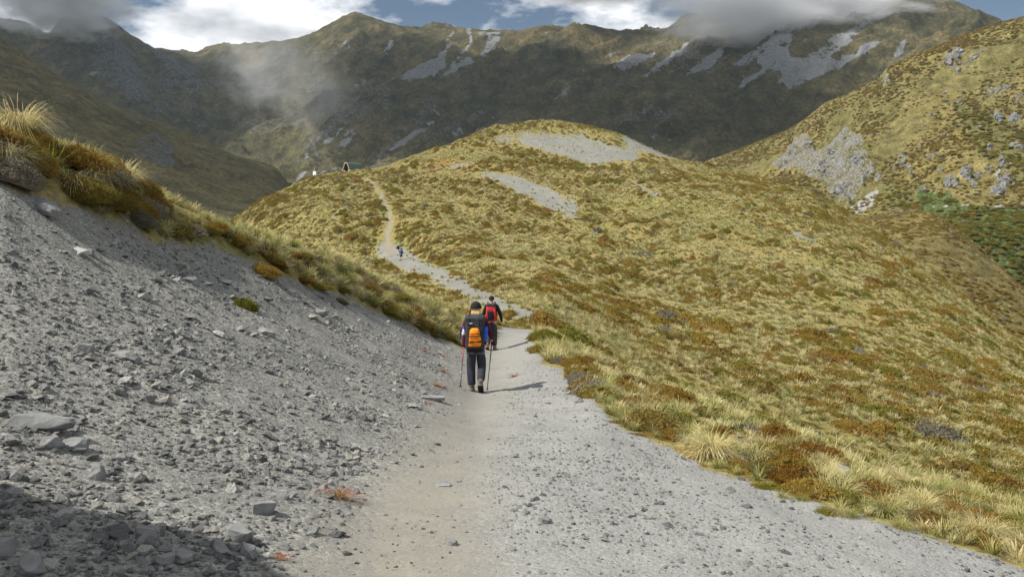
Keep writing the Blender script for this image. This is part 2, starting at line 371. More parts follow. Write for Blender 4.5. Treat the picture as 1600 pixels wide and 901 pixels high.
orange_poly = [[(652, 264), (690, 250), (722, 250), (722, 256), (690, 262)], [(700, 268), (745, 258), (742, 264), (715, 272)], [(1060, 715), (1130, 735), (1230, 772), (1330, 800), (1420, 818), (1420, 806), (1330, 780), (1230, 752), (1130, 716), (1080, 700)],
               [(930, 632), (985, 665), (1060, 706), (1075, 695), (1000, 655), (950, 625)], [(440, 432), (520, 455), (600, 488), (690, 530), (690, 518), (600, 470), (520, 436), (450, 418)], [(370, 388), (440, 432), (440, 408), (400, 388)]]

def build_ground():
    A.done()
    X, Y, R = A.X, A.Y, A.R
    U, V = A.U, A.V
    wob = np.clip(14 / R, 0.4, 1) * np.where(V > 520, 13, 8)
    Uw = U + wob * fbm(X * 1.5, Y * 1.5, 3, 5, .6) * np.clip(R / 6, .3, 2.2) * np.where(U > 830, 1.9, 1); Vw = V + wob * 0.8 * fbm(X * 1.5 + 40, Y * 1.5, 4, 5, .6)
    Uw = Uw + (R > 40) * 7 * fbm(X / 6, Y / 6, 5, 4, .6); Vw = Vw + (R > 40) * 4 * fbm(X / 6 + 30, Y / 6, 6, 4, .6)
    near = R < 34
    gravel = in_poly(Uw, Vw, near_gravel) & near
    gravel |= (R < 4.2)
    behind = Y < 0.15 * R
    gravel |= behind & (R < 9)
    path = in_poly(Uw, Vw, path_poly) & near & (Y > 0)
    fg = np.zeros_like(gravel)
    for k, p in enumerate(far_gravel):
        fg |= in_poly(Uw, Vw, p) & (R > 36) & (R < 300) & (A.lr[None, :] < A.LR[10][:, None] + 0.25)
    trk = in_poly(Uw, Vw, track_poly) & (R > 90) & (R < 235)
    moss = np.zeros_like(gravel)
    for p in orange_poly: moss |= in_poly(Uw, Vw, p) & ((R < 34) | (R > 120)) & (R < 260) & ((vnoise(X * 1.7, Y * 1.7, 19) > .5) | (R > 100))
    def soft(M, it=2):
        M = M.astype(float)
        for _ in range(it):
            M[1:-1] = 0.25 * M[:-2] + 0.5 * M[1:-1] + 0.25 * M[2:]; M[:, 1:-1] = 0.25 * M[:, :-2] + 0.5 * M[:, 1:-1] + 0.25 * M[:, 2:]
        return M
    def wide(M):
        M = M.astype(float)
        for k in (1, 2, 4, 8, 16, 12, 6):
            M[k:-k] = .25 * M[:-2 * k] + .5 * M[k:-k] + .25 * M[2 * k:]
            if k < 9: M[:, k:-k] = .25 * M[:, :-2 * k] + .5 * M[:, k:-k] + .25 * M[:, 2 * k:]
        return M
    gm = np.where(R < 36, soft(gravel, 10), 0.92 * soft(fg, 6)); gm = np.maximum(gm, 0.85 * soft(trk, 1)); pm = wide(path) * (R < 34) + soft(trk, 2) * (R > 90); mm = soft(moss, 4)
    # relief: ripples of scree, hummocks under the plants, ribs down the big flank
    veg = 1 - gm
    z = A.Z
    z += 0.030 * fbm(X * 1.6, Y * 1.6, 11, 4) * np.clip(R / 5, .6, 2) * (1 - 0.85 * pm)
    z += 0.035 * (ridged(X * 0.8 + Y * .2, Y * 0.8, 12, 3) - .5) * (1 - pm) * gm
    z -= 0.05 * pm * (R < 30)
    z += veg * np.clip(R * 0.004, 0.03, 0.45) * fbm(X * 0.55, Y * 0.55, 13, 4) * 1.2
    far = sstep(45, 110, R)
    rib = ridged((X * 0.80 + Y * 0.60) / 26, (X * -0.6 + Y * 0.8) / 90, 14, 4)
    z += far * (rib - 0.45) * 2.0 * (1 - 0.7 * gm)
    z += far * fbm(X / 11, Y / 11, 15, 4) * 0.55 * (1 - 0.7 * gm)
    # high bank up the slope beside the photographer, left of the frame
    z += 3.95 * np.exp(-(((X + 5.45) / 1.45) ** 2 + ((Y - 2.75) / 1.3) ** 2) ** 2) * (1 + .25 * fbm(X * 2, Y * 2, 16, 3))
    A.done()
    fm = lambda M: (M[:-1, :-1].astype(float) + M[1:, :-1] + M[1:, 1:] + M[:-1, 1:]) / 4
    att = dict(gravel=gm, path=pm, moss=mm, far=sstep(40, 90, R), fines=wide((U > 735) & (R < 34)))
    A.gravel = gm; A.path = pm
    mat = ground_material()
    pathF = fm((path & near) | trk | (fg & in_poly(U, V, far_gravel[0]))) > 0.5
    gF = (fm(gravel) > 0.5) & ~pathF
    Uc = fm(U); leftF = gF & (Uc < 735); rightF = gF & ~leftF
    grid_object('path', A, mat, att, pathF)
    scree = grid_object('scree_slope', A, mat, att, leftF)
    verge = grid_object('gravel_verge', A, mat, att, rightF)
    grid_object('hillside', A, mat, att, ~(pathF | gF))
    return scree, verge
SCREE, VERGE = build_ground()

# ---- far terrain
VEG_D = [(.030, .031, .020), (.060, .055, .029), (.098, .083, .042), (.165, .138, .075)]
ROCK_D = [(.038, .040, .044), (.082, .085, .09), (.17, .17, .168)]
SCREE_C = [(.13, .135, .14), (.235, .24, .24)]

def far_masks(S, polys, wob=6.0, f=0.02, seed=50):
    Uw = S.U + wob * fbm(S.X * f, S.Y * f, seed, 4); Vw = S.V + wob * 0.7 * fbm(S.X * f + 9, S.Y * f, seed + 1, 4)
    M = np.zeros_like(S.X)
    for p in polys: M = np.maximum(M, in_poly(Uw, Vw, p).astype(float))
    M[1:-1] = 0.25 * M[:-2] + 0.5 * M[1:-1] + 0.25 * M[2:]
    return M

def build_range():
    th = np.arange(-50, 50.01, 0.11) * D2R; lr = np.linspace(math.log(560), math.log(2300), 250)
    D1 = [(-500, 450, 800), (0, 380, 800), (240, 330, 800), (450, 292, 760), (600, 300, 700), (800, 300, 650), (1000, 320, 600), (1200, 330, 600), (1600, 340, 600), (2000, 340, 600)]
    D2_ = [(-500, 200, 1000), (0, 190, 1000), (240, 215, 950), (300, 238, 950), (450, 258, 900), (600, 215, 850), (800, 215, 780), (1000, 215, 720), (1100, 228, 700), (1200, 170, 720), (1400, 95, 740), (1600, 85, 740), (2000, 70, 740)]
    D3_ = [(-500, 60, 1130), (0, 110, 1150), (130, 92, 1150), (300, 150, 1200), (430, 150, 1150), (550, 110, 1100), (700, 112, 1050), (850, 112, 1000), (1000, 112, 930), (1150, 90, 880), (1300, 58, 850), (1440, 28, 830), (1600, 55, 830), (2000, 60, 830)]
    D4_ = [(-500, -80, 1200), (0, 30, 1250), (45, 40, 1260), (75, 58, 1270), (95, 32, 1280), (130, 12, 1300), (180, 35, 1320), (205, 55, 1350), (240, 75, 1400), (280, 80, 1430), (310, 85, 1450), (350, 70, 1430), (400, 68, 1410), (470, 60, 1380), (520, 35, 1350), (545, 22, 1335), (555, 20, 1330), (600, 35, 1320), (650, 46, 1300), (700, 40, 1280), (760, 47, 1250), (815, 47, 1220), (850, 40, 1200), (900, 45, 1180), (950, 48, 1150), (1000, 50, 1130), (1040, 45, 1100), (1070, 22, 1080), (1130, 5, 1070), (1250, -10, 1050), (1390, 5, 1000), (1440, -14, 980), (1500, 6, 970), (1560, 30, 960), (1620, 60, 960), (2000, 100, 960)]
    D5_ = [(u, v + 110, d * 1.35) for u, v, d in D4_]
    D6_ = [(u, 330, d * 1.8) for u, v, d in D4_]
    S = Sheet([D1, D2_, D3_, D4_, D5_, D6_], th, lr, smooth=[10, 10, 8, 1, 3, 10])
    S.done()
    X, Y, U = S.X, S.Y, S.U
    crest = np.exp(-((lr[None, :] - S.LR[3][:, None]) / 0.05) ** 2)
    body = 1 - 0.88 * crest
    wl_ = 1 - sstep(300, 520, U)
    cR = (X * 0.62 - Y * 0.78); aR = (X * 0.78 + Y * 0.62)
    cL = (X * 0.70 + Y * 0.71); aL = (X * -0.71 + Y * 0.70)
    gR = ridged(cR / 120 + 0.4 * fbm(X / 200, Y / 200, 61, 2), aR / 420, 60, 5)
    gL = ridged(cL / 120 + 0.4 * fbm(X / 200, Y / 200, 62, 2), aL / 420, 63, 5)
    gl = gR * (1 - wl_) + gL * wl_
    S.Z += body * (gl - 0.45) * 60
    S.Z += body * fbm(X / 70, Y / 70, 64, 5, 0.6) * 15
    fine = ridged(cR / 34, aR / 110, 160, 4) * (1 - wl_) + ridged(cL / 34, aL / 110, 161, 4) * wl_
    S.Z += body * (fine - .45) * 15
    S.Z += crest * (ridged(X / 22, Y / 22, 65, 4) - .5) * 5.5
    S.done()
    z3 = lambda P: [(900 + .4375 * x, .4375 * y) for x, y in P]
    z2 = lambda P: [(400 + .35 * x, .35 * y) for x, y in P]
    scree = far_masks(S, [
        z2([(880, 130), (862, 180), (832, 225), (770, 265), (690, 310), (640, 350), (720, 352), (800, 342), (850, 300), (840, 260), (858, 210), (890, 130)]),
        z2([(940, 120), (948, 200), (920, 245), (870, 285), (850, 305), (890, 292), (945, 240), (960, 200), (955, 120)]),
        z2([(826, 350), (880, 300), (960, 260), (975, 255), (965, 285), (900, 320)]),
        z2([(1020, 140), (1090, 140), (1085, 180), (1050, 220), (1015, 250), (1000, 235), (1020, 190)]),
        z2([(598, 165), (605, 190), (585, 250), (580, 290), (550, 310), (545, 295), (570, 250)]),
        z2([(575, 672), (640, 625), (720, 575), (800, 528), (800, 545), (740, 590), (660, 645), (600, 675)]),
        z2([(370, 640), (400, 600), (455, 580), (440, 615), (400, 660), (380, 675)]),
        z2([(165, 735), (250, 675), (330, 620), (395, 568), (395, 580), (330, 632), (250, 690), (180, 735)]),
        z3([(770, 95), (720, 108), (690, 140), (620, 190), (565, 235), (575, 248), (640, 220), (668, 228), (650, 250), (600, 285), (575, 325), (640, 282), (690, 258), (740, 260), (725, 290), (690, 308), (750, 316), (830, 292), (905, 250), (985, 215), (1045, 180), (1100, 140), (1040, 152), (1000, 185), (925, 215), (900, 205), (960, 160), (1050, 80), (1110, 45), (1090, 30), (1000, 95), (930, 120), (880, 165), (800, 205), (755, 200), (775, 150)]),
        z3([(400, 145), (360, 180), (300, 225), (225, 278), (270, 272), (330, 232), (395, 185)]),
        z3([(510, 165), (430, 222), (365, 280), (430, 262), (480, 236), (530, 195), (545, 170)]),
        z3([(130, 240), (190, 195), (300, 190), (230, 225), (170, 260)]),
        z3([(1165, 140), (1185, 155), (1150, 205), (1120, 205)]),
        [(455, 290), (470, 268), (480, 262), (470, 290)],
    ], wob=7, f=0.03) * .95
    stk = vnoise(cR / 8, aR / 80, 166) * (1 - wl_) + vnoise(cL / 8, aL / 80, 167) * wl_
    scree = scree * (.50 + .80 * stk)
    st = vnoise(cR / 7, aR / 40, 66) * (1 - wl_) + vnoise(cL / 7, aL / 40, 67) * wl_
    scree = np.maximum(scree, .50 * sstep(.80, .95, st) * (vnoise(X / 60, Y / 60, 68) > .45))
    rock = far_masks(S, [[(150, 40), (330, 85), (520, 50), (600, 60), (560, 130), (420, 250), (260, 200), (150, 120)], [(500, 60), (640, 150), (900, 200), (1010, 260), (700, 260), (480, 250)], [(1040, 30), (1180, 60), (1100, 110), (1020, 80)], [(930, 200), (1000, 170), (1080, 200), (1040, 250)]], wob=40, f=0.006) * 0.30
    rock += 0.22 * sstep(0.45, 0.75, fine) + 0.24 * sstep(0.50, 0.75, gl) * (1 - sstep(900, 1200, U) * .6)
    green = far_masks(S, [[(360, 230), (420, 190), (560, 230), (640, 250), (520, 300), (420, 300)]], wob=25, f=0.01) * 0.35
    m = mountain_material('mountain_slope', VEG_D, ROCK_D, SCREE_C, 0.8)
    grid_object('mountain_range', S, m, dict(scree=scree, rock=rock, green=green))
    return S

def build_left_spur():
    th = np.arange(-52, -2, 0.11) * D2R; lr = np.linspace(math.log(190), math.log(1000), 150)
    E1 = [(-500, 560, 195), (0, 470, 200), (240, 450, 210), (450, 430, 230), (700, 470, 230)]
    E2 = [(-500, 250, 330), (0, 205, 340), (130, 235, 350), (240, 275, 360), (350, 300, 370), (430, 312, 400), (700, 420, 400)]
    E3 = [(-500, -200, 430), (-200, -60, 460), (0, 58, 480), (60, 96, 500), (130, 140, 520), (185, 167, 540), (225, 185, 550), (260, 198, 560), (350, 234, 590), (430, 262, 640), (455, 292, 680), (700, 450, 700)]
    E4 = [(u, v + 90, d * 1.3) for u, v, d in E3]; E5 = [(u, v + 190, d * 1.6) for u, v, d in E3]
    S = Sheet([E1, E2, E3, E4, E5], th, lr, smooth=[8, 8, 2, 4, 8])
    crest = np.exp(-((lr[None, :] - S.LR[2][:, None]) / 0.06) ** 2); b = 1 - .9 * crest
    X, Y = S.X, S.Y
    S.Z += b * (ridged((X * .5 + Y * .85) / 75, (X * -.85 + Y * .5) / 260, 70, 4) - .45) * 11 + b * fbm(X / 30, Y / 30, 71, 4) * 3
    S.done()
    rock = far_masks(S, [[(205, 225), (225, 215), (245, 205), (262, 230), (285, 260), (255, 265), (225, 255), (210, 240)]], wob=14, f=.05) * .55
    S.Z += rock * ridged(X / 12, Y / 12, 72, 4) * 7
    S.done()
    m = mountain_material('spur_slope', [(.045, .041, .022), (.085, .075, .036), (.125, .108, .053), (.18, .155, .08)], ROCK_D, SCREE_C, 1.6)
    grid_object('left_spur', S, m, dict(scree=0 * rock, rock=rock, green=0 * rock))
    return S

def build_right_spur():
    th = np.arange(2, 52, 0.09) * D2R; lr = np.linspace(math.log(215), math.log(820), 260)
    C1 = [(800, 460, 225), (1100, 430, 230), (1340, 440, 240), (1600, 560, 240), (2000, 700, 240)]
    C2 = [(800, 360, 430), (900, 330, 430), (1070, 280, 430), (1150, 288, 400), (1270, 312, 365), (1345, 334, 335), (1400, 330, 320), (1500, 330, 300), (1600, 328, 290), (2000, 350, 280)]
    C3 = [(800, 340, 540), (900, 322, 520), (1070, 272, 500), (1150, 252, 480), (1270, 236, 440), (1345, 220, 410), (1450, 200, 390), (1600, 180, 370), (2000, 120, 360)]
    C4 = [(800, 350, 600), (900, 330, 600), (1040, 276, 565), (1070, 264, 560), (1100, 255, 550), (1150, 236, 538), (1230, 205, 520), (1290, 170, 508), (1330, 148, 500), (1372, 124, 495), (1395, 103, 490), (1430, 84, 484), (1460, 74, 480), (1540, 40, 470), (1600, 25, 465), (2000, -100, 450)]
    C5 = [(u, v + 90, d * 1.25) for u, v, d in C4]; C6 = [(u, v + 200, d * 1.6) for u, v, d in C4]
    S = Sheet([C1, C2, C3, C4, C5, C6], th, lr, smooth=[8, 5, 8, 2, 4, 8])
    crest = np.exp(-((lr[None, :] - S.LR[3][:, None]) / 0.035) ** 2); b = 1 - .85 * crest
    X, Y = S.X, S.Y
    trackz = np.exp(-((lr[None, :] - S.LR[1][:, None]) / 0.03) ** 2)
    b = b * (1 - .8 * trackz)
    S.Z += b * (ridged((X * .9 + Y * .42) / 55, (X * -.42 + Y * .9) / 200, 80, 5) - .45) * 17 + b * fbm(X / 22, Y / 22, 81, 5, .6) * 4.5
    S.done()
    z3 = lambda P: [(900 + .4375 * x, .4375 * y) for x, y in P]
    q = lambda u, v, a, c: [(u + a * math.cos(t) * (1 + .3 * math.sin(3 * t + u)), v + c * math.sin(t) * (1 + .3 * math.cos(2 * t + v))) for t in np.linspace(0, 6.28, 12)[:-1]]
    spots = [(1492, 90, 22, 9), (1518, 92, 16, 5), (1385, 122, 5, 14), (1560, 142, 22, 5), (1590, 152, 14, 4), (1558, 185, 9, 8), (1588, 188, 9, 12), (1408, 250, 7, 8), (1420, 262, 4, 18), (1455, 245, 6, 4), (1513, 272, 11, 10), (1486, 283, 10, 9), (1522, 288, 6, 5), (1540, 268, 8, 5), (1546, 230, 6, 4), (1565, 255, 8, 6), (1568, 283, 10, 7), (1560, 298, 15, 9), (1590, 228, 8, 6), (1475, 210, 5, 3), (1372, 278, 6, 6), (1443, 296, 8, 4), (1395, 262, 3, 6), (1470, 265, 5, 5), (1575, 275, 5, 10), (1453, 180, 4, 3), (1500, 160, 4, 3), (1530, 200, 5, 3), (1476, 145, 4, 2)]
    rock = far_masks(S, [z3([(685, 610), (740, 560), (800, 500), (840, 480), (850, 545), (880, 550), (915, 490), (960, 455), (1005, 480), (1045, 545), (1065, 620), (1010, 690), (975, 738), (920, 700), (870, 650), (800, 620)])] + [q(*s_) for s_ in spots], wob=5, f=.06)
    cliff = far_masks(S, [z3([(685, 610), (740, 560), (800, 500), (840, 480), (850, 545), (880, 550), (915, 490), (960, 455), (1005, 480), (1045, 545), (1065, 620), (1010, 690), (975, 738), (920, 700), (870, 650), (800, 620)])], wob=6, f=.06)
    S.Z += rock * (ridged(X / 9, Y / 9, 83, 4)) * 3.2 + cliff * (ridged((X * .9 + Y * .42) / 12, (X * -.42 + Y * .9) / 25, 84, 4) - .4) * 6
    scree = .85 * far_masks(S, [z3([(980, 742), (1020, 705), (1060, 680), (1085, 678), (1068, 730), (1010, 768)]), ribbon([(1385, 331, .8), (1415, 328, 1.1), (1460, 323, .7), (1510, 319, .7), (1560, 321, .9), (1600, 321, 1.1)]), ribbon([(1545, 318, 1.5), (1548, 300, 1.2), (1556, 275, 1.4), (1565, 262, 1)])], wob=2.5, f=.08)
    green = far_masks(S, [[(1430, 300), (1480, 300), (1500, 322), (1620, 324), (1900, 340), (1900, 700), (1600, 600), (1400, 420), (1440, 325)]], wob=10, f=.04)
    green = np.maximum(green, far_masks(S, [[(1360, 290), (1440, 285), (1440, 325), (1370, 330)], [(1480, 150), (1600, 190), (1600, 300), (1520, 250)]], wob=22, f=.03) * .45)
    S.done()
    S.rockm, S.greenm, S.screem, S.spots = rock, green, scree, spots
    m = mountain_material('right_spur_slope', [(.075, .066, .024), (.13, .112, .042), (.185, .16, .064), (.27, .235, .115)], [(.06, .061, .062), (.15, .151, .148), (.31, .31, .30)], [(.22, .22, .21), (.32, .32, .305)], 3.2)
    grid_object('right_spur', S, m, dict(scree=scree, rock=np.maximum(rock * .52, cliff * .54), green=green))
    # small spur in front of it
    th = np.arange(15, 48, 0.12) * D2R; lr = np.linspace(math.log(120), math.log(400), 120)
    B1 = [(1150, 560, 130), (1340, 480, 150), (1600, 660, 130), (2000, 800, 120)]
    B2 = [(1150, 470, 240), (1290, 380, 245), (1345, 337, 245), (1380, 333, 240), (1420, 327, 234), (1450, 330, 228), (1480, 346, 220), (1530, 385, 208), (1600, 447, 192), (2000, 640, 160)]
    B3 = [(u, v + 70, d * 1.25) for u, v, d in B2]; B4 = [(u, v + 160, d * 1.6) for u, v, d in B2]
    T = Sheet([B1, B2, B3, B4], th, lr, smooth=[6, 3, 5, 6])
    T.Z += fbm(T.X / 9, T.Y / 9, 90, 4) * .8 + (ridged((T.X * .8 + T.Y * .6) / 22, (T.Y * .8 - T.X * .6) / 70, 91, 3) - .45) * 2
    T.done()
    m2 = mountain_material('near_spur_slope', [(.075, .06, .022), (.13, .104, .038), (.18, .148, .058), (.25, .21, .10)], ROCK_D, SCREE_C, 5.0)
    tr = far_masks(T, [ribbon([(1345, 340, 1.2), (1385, 331, 1.5), (1425, 328, 1.5)])], wob=1, f=.1)
    grid_object('lower_spur', T, m2, dict(scree=tr, rock=0 * tr, green=0 * tr))
    return S, T
RANGE = build_range(); LSPUR = build_left_spur(); RSPUR, BSPUR = build_right_spur()

# valley floor far below, out to the horizon
bm = bmesh.new(); bmesh.ops.create_grid(bm, x_segments=40, y_segments=40, size=9000)
for v_ in bm.verts: v_.co.z = -330
me = bpy.data.meshes.new('valley_floor'); bm.to_mesh(me); bm.free(); me.materials.append(bpy.data.materials['mountain_slope'])
vf = bpy.data.objects.new('valley_floor', me); COL.objects.link(vf); vf['kind'] = 'structure'

# ------------------------------------------------------------------ object helpers
def link(name, me, mat=None, parent=None):
    if mat is not None: me.materials.clear(); me.materials.append(mat)
    o = bpy.data.objects.new(name, me); COL.objects.link(o)
    if parent is not None: o.parent = parent
    return o
def tag(o, label, cat, group=None):
    o['label'] = label; o['category'] = cat
    if group: o['group'] = group
    return o
def empty(name, loc, rz=0.0):
    o = bpy.data.objects.new(name, None); COL.objects.link(o); o.location = loc; o.rotation_euler = (0, 0, rz)
    o.empty_display_size = 0.1
    return o
def mesh_from(name, verts, faces, smooth=False):
    me = bpy.data.meshes.new(name); me.from_pydata([tuple(v) for v in verts], [], [tuple(f) for f in faces]); me.update()
    if smooth: me.polygons.foreach_set('use_smooth', np.ones(len(me.polygons), bool))
    return me
def bm_mesh(name, bm, smooth=False):
    me = bpy.data.meshes.new(name); bm.to_mesh(me); bm.free()
    if smooth: me.polygons.foreach_set('use_smooth', np.ones(len(me.polygons), bool))
    return me
def rbox(name, c, s, bev, mat, parent, rot=(0, 0, 0), seg=3, taper=0.0, lump=0.0, smooth=True):
    """box with rounded edges, narrower at the top by taper, slightly uneven by lump"""
    bm = bmesh.new(); bmesh.ops.create_cube(bm, size=1.0)
    for v in bm.verts:
        k = 1 - taper * (v.co.z + 0.5)
        v.co = Vector((v.co.x * s[0] * k, v.co.y * s[1] * k, v.co.z * s[2]))
    if bev: bmesh.ops.bevel(bm, geom=bm.edges[:], offset=bev, segments=seg, affect='EDGES', profile=0.5)
    if lump:
        bmesh.ops.subdivide_edges(bm, edges=bm.edges[:], cuts=2, use_grid_fill=True)
        for v in bm.verts:
            p = v.co * 9
            v.co += v.co.normalized() * lump * (math.sin(p.x * 1.7 + p.z) + math.sin(p.y * 2.1 - p.z * 1.3) + math.cos(p.z * 2.3 + p.x)) * 0.33
    M = Matrix.Translation(c) @ Euler(rot).to_matrix().to_4x4()
    bmesh.ops.transform(bm, matrix=M, verts=bm.verts[:])
    return link(name, bm_mesh(name, bm, smooth), mat, parent)
def tube(name, pts, rad, mat, parent=None, seg=8):
    verts, faces = [], []
    rads = rad if isinstance(rad, (list, tuple)) else [rad] * len(pts)
    P = [Vector(p) for p in pts]
    for i, p in enumerate(P):
        d = (P[min(i + 1, len(P) - 1)] - P[max(i - 1, 0)]).normalized()
        a = d.orthogonal().normalized() if i == 0 else (a - d * a.dot(d)).normalized()
        b = d.cross(a)
        for k in range(seg):
            t = 2 * math.pi * k / seg; verts.append(p + (a * math.cos(t) + b * math.sin(t)) * rads[i])
    for i in range(len(P) - 1):
        for k in range(seg):
            faces.append((i * seg + k, i * seg + (k + 1) % seg, (i + 1) * seg + (k + 1) % seg, (i + 1) * seg + k))
    faces.append(tuple(range(seg))[::-1]); faces.append(tuple(range((len(P) - 1) * seg, len(P) * seg)))
    return link(name, mesh_from(name, verts, faces, True), mat, parent)
def W(p, dz=0.0): return Vector((p[0], p[1], p[2] + EYE + dz))

# ------------------------------------------------------------------ plant and stone materials
def blade_mat(name, root, mid, tip, var=0.25, rootp=0.0):
    m, nt, out = newmat(name); g = NB(nt)
    t = g.attr('t'); rnd = g.n('ShaderNodeObjectInfo').outputs['Random']
    c = g.ramp(t, [(0.0, root), (0.45, mid), (1.0, tip)])
    c = g.mix(1.0, c, g.ramp(rnd, [(0.0, (1 - var, 1 - var * .6, 1 - var * 1.2)), (0.5, (1, 1, 1)), (1.0, (1 + var, 1 + var * .9, 1 + var * .8))]), 'MULTIPLY')
    d = g.n('ShaderNodeBsdfDiffuse'); tr = g.n('ShaderNodeBsdfTranslucent'); mx = g.n('ShaderNodeMixShader'); mx.inputs[0].default_value = 0.28
    g.l(c, d.inputs[0]); g.l(c, tr.inputs[0]); g.l(d.outputs[0], mx.inputs[1]); g.l(tr.outputs[0], mx.inputs[2]); g.l(mx.outputs[0], out.inputs['Surface'])
    return m
def shrub_mat(name, stops):
    m, nt, out = newmat(name); g = NB(nt)
    t = g.attr('t'); rnd = g.n('ShaderNodeObjectInfo').outputs['Random']
    c = g.ramp(rnd, stops)
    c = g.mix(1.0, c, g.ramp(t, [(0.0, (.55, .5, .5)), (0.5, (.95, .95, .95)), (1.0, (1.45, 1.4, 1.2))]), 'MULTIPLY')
    d = g.n('ShaderNodeBsdfDiffuse'); tr = g.n('ShaderNodeBsdfTranslucent'); mx = g.n('ShaderNodeMixShader'); mx.inputs[0].default_value = 0.2
    g.l(c, d.inputs[0]); g.l(c, tr.inputs[0]); g.l(d.outputs[0], mx.inputs[1]); g.l(tr.outputs[0], mx.inputs[2]); g.l(mx.outputs[0], out.inputs['Surface'])
    return m
def stone_mat():
    m, nt, out = newmat('greywacke_stone'); g = NB(nt)
    tc = g.n('ShaderNodeTexCoord').outputs['Object']; rnd = g.n('ShaderNodeObjectInfo').outputs['Random']
    c = g.ramp(rnd, [(0.0, (.13, .132, .129)), (0.4, (.235, .236, .226)), (0.7, (.335, .333, .313)), (0.88, (.39, .365, .30)), (1.0, (.54, .54, .52))])
    f = g.noise(tc, 3.5, 6, .65)
    c = g.mix(1.0, c, g.ramp(f, [(0.3, (.68, .7, .72)), (0.55, (1, 1, 1)), (0.75, (1.3, 1.28, 1.2))]), 'MULTIPLY')
    g.bsdf(out, c, 0.85, f, 0.7, 0.15, 0.25)
    return m
M_TUSS = blade_mat('tussock_blade', (.13, .115, .035), (.39, .335, .15), (.65, .575, .34), .25)
M_TUSSG = blade_mat('green_tussock_blade', (.10, .11, .03), (.27, .255, .085), (.46, .42, .20), .25)
M_SPIKE = blade_mat('spear_leaf', (.10, .12, .02), (.22, .25, .03), (.50, .42, .06), .1)
M_RED = blade_mat('red_herb_leaf', (.22, .20, .06), (.30, .13, .065), (.36, .065, .045), .2)
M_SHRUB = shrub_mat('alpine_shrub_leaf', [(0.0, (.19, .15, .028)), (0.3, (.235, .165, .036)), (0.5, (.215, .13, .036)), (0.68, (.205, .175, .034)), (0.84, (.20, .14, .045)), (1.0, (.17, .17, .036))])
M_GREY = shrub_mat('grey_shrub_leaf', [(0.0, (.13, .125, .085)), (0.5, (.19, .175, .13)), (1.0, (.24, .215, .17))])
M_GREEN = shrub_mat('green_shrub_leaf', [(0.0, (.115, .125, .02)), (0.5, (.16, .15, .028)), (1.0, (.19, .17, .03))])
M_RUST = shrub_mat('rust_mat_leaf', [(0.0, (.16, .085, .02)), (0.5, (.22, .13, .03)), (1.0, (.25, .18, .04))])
M_STONE = stone_mat()
M_ROCK = simple_mat('scree_rock', (.20, .202, .198), .9, .28, 9, .2, .03)

def tussock_mesh(name, n, wid, seed, spread=0.9, droop=0.55, segs=4):
    """a tuft of n curved blades, about 1 unit tall"""
    r = random.Random(seed); V, Fc, T = [], [], []
    for i in range(n):
        az = r.uniform(0, 2 * math.pi); br = 0.16 * math.sqrt(r.random()); lean = abs(r.gauss(0, .42)) * spread + .06
        L = r.uniform(.6, 1.12); dr = droop * r.uniform(.5, 1.5)
        p = Vector((br * math.cos(az), br * math.sin(az), -.05)); az2 = az + r.gauss(0, .5)
        side = Vector((-math.sin(az2), math.cos(az2), 0)); w = wid * r.uniform(.6, 1.3); base = len(V); ang = lean
        for s_ in range(segs + 1):
            f = s_ / segs; ww = w * (1 - f) ** .7
            if s_ == segs: V.append(p.copy()); T.append(1.0)
            else: V.append(p + side * ww); V.append(p - side * ww); T += [f * .95, f * .95]
            step = L / segs
            p = p + Vector((math.cos(az2) * math.sin(ang), math.sin(az2) * math.sin(ang), math.cos(ang))) * step
            ang = min(ang + dr * (0.35 + f), 2.3)
        for s_ in range(segs - 1):
            a = base + 2 * s_; Fc.append((a, a + 1, a + 3, a + 2))
        a = base + 2 * (segs - 1); Fc.append((a, a + 1, a + 2))
    me = mesh_from(name, V, Fc); at = me.attributes.new('t', 'FLOAT', 'POINT'); at.data.foreach_set('value', np.array(T, np.float32))
    return me
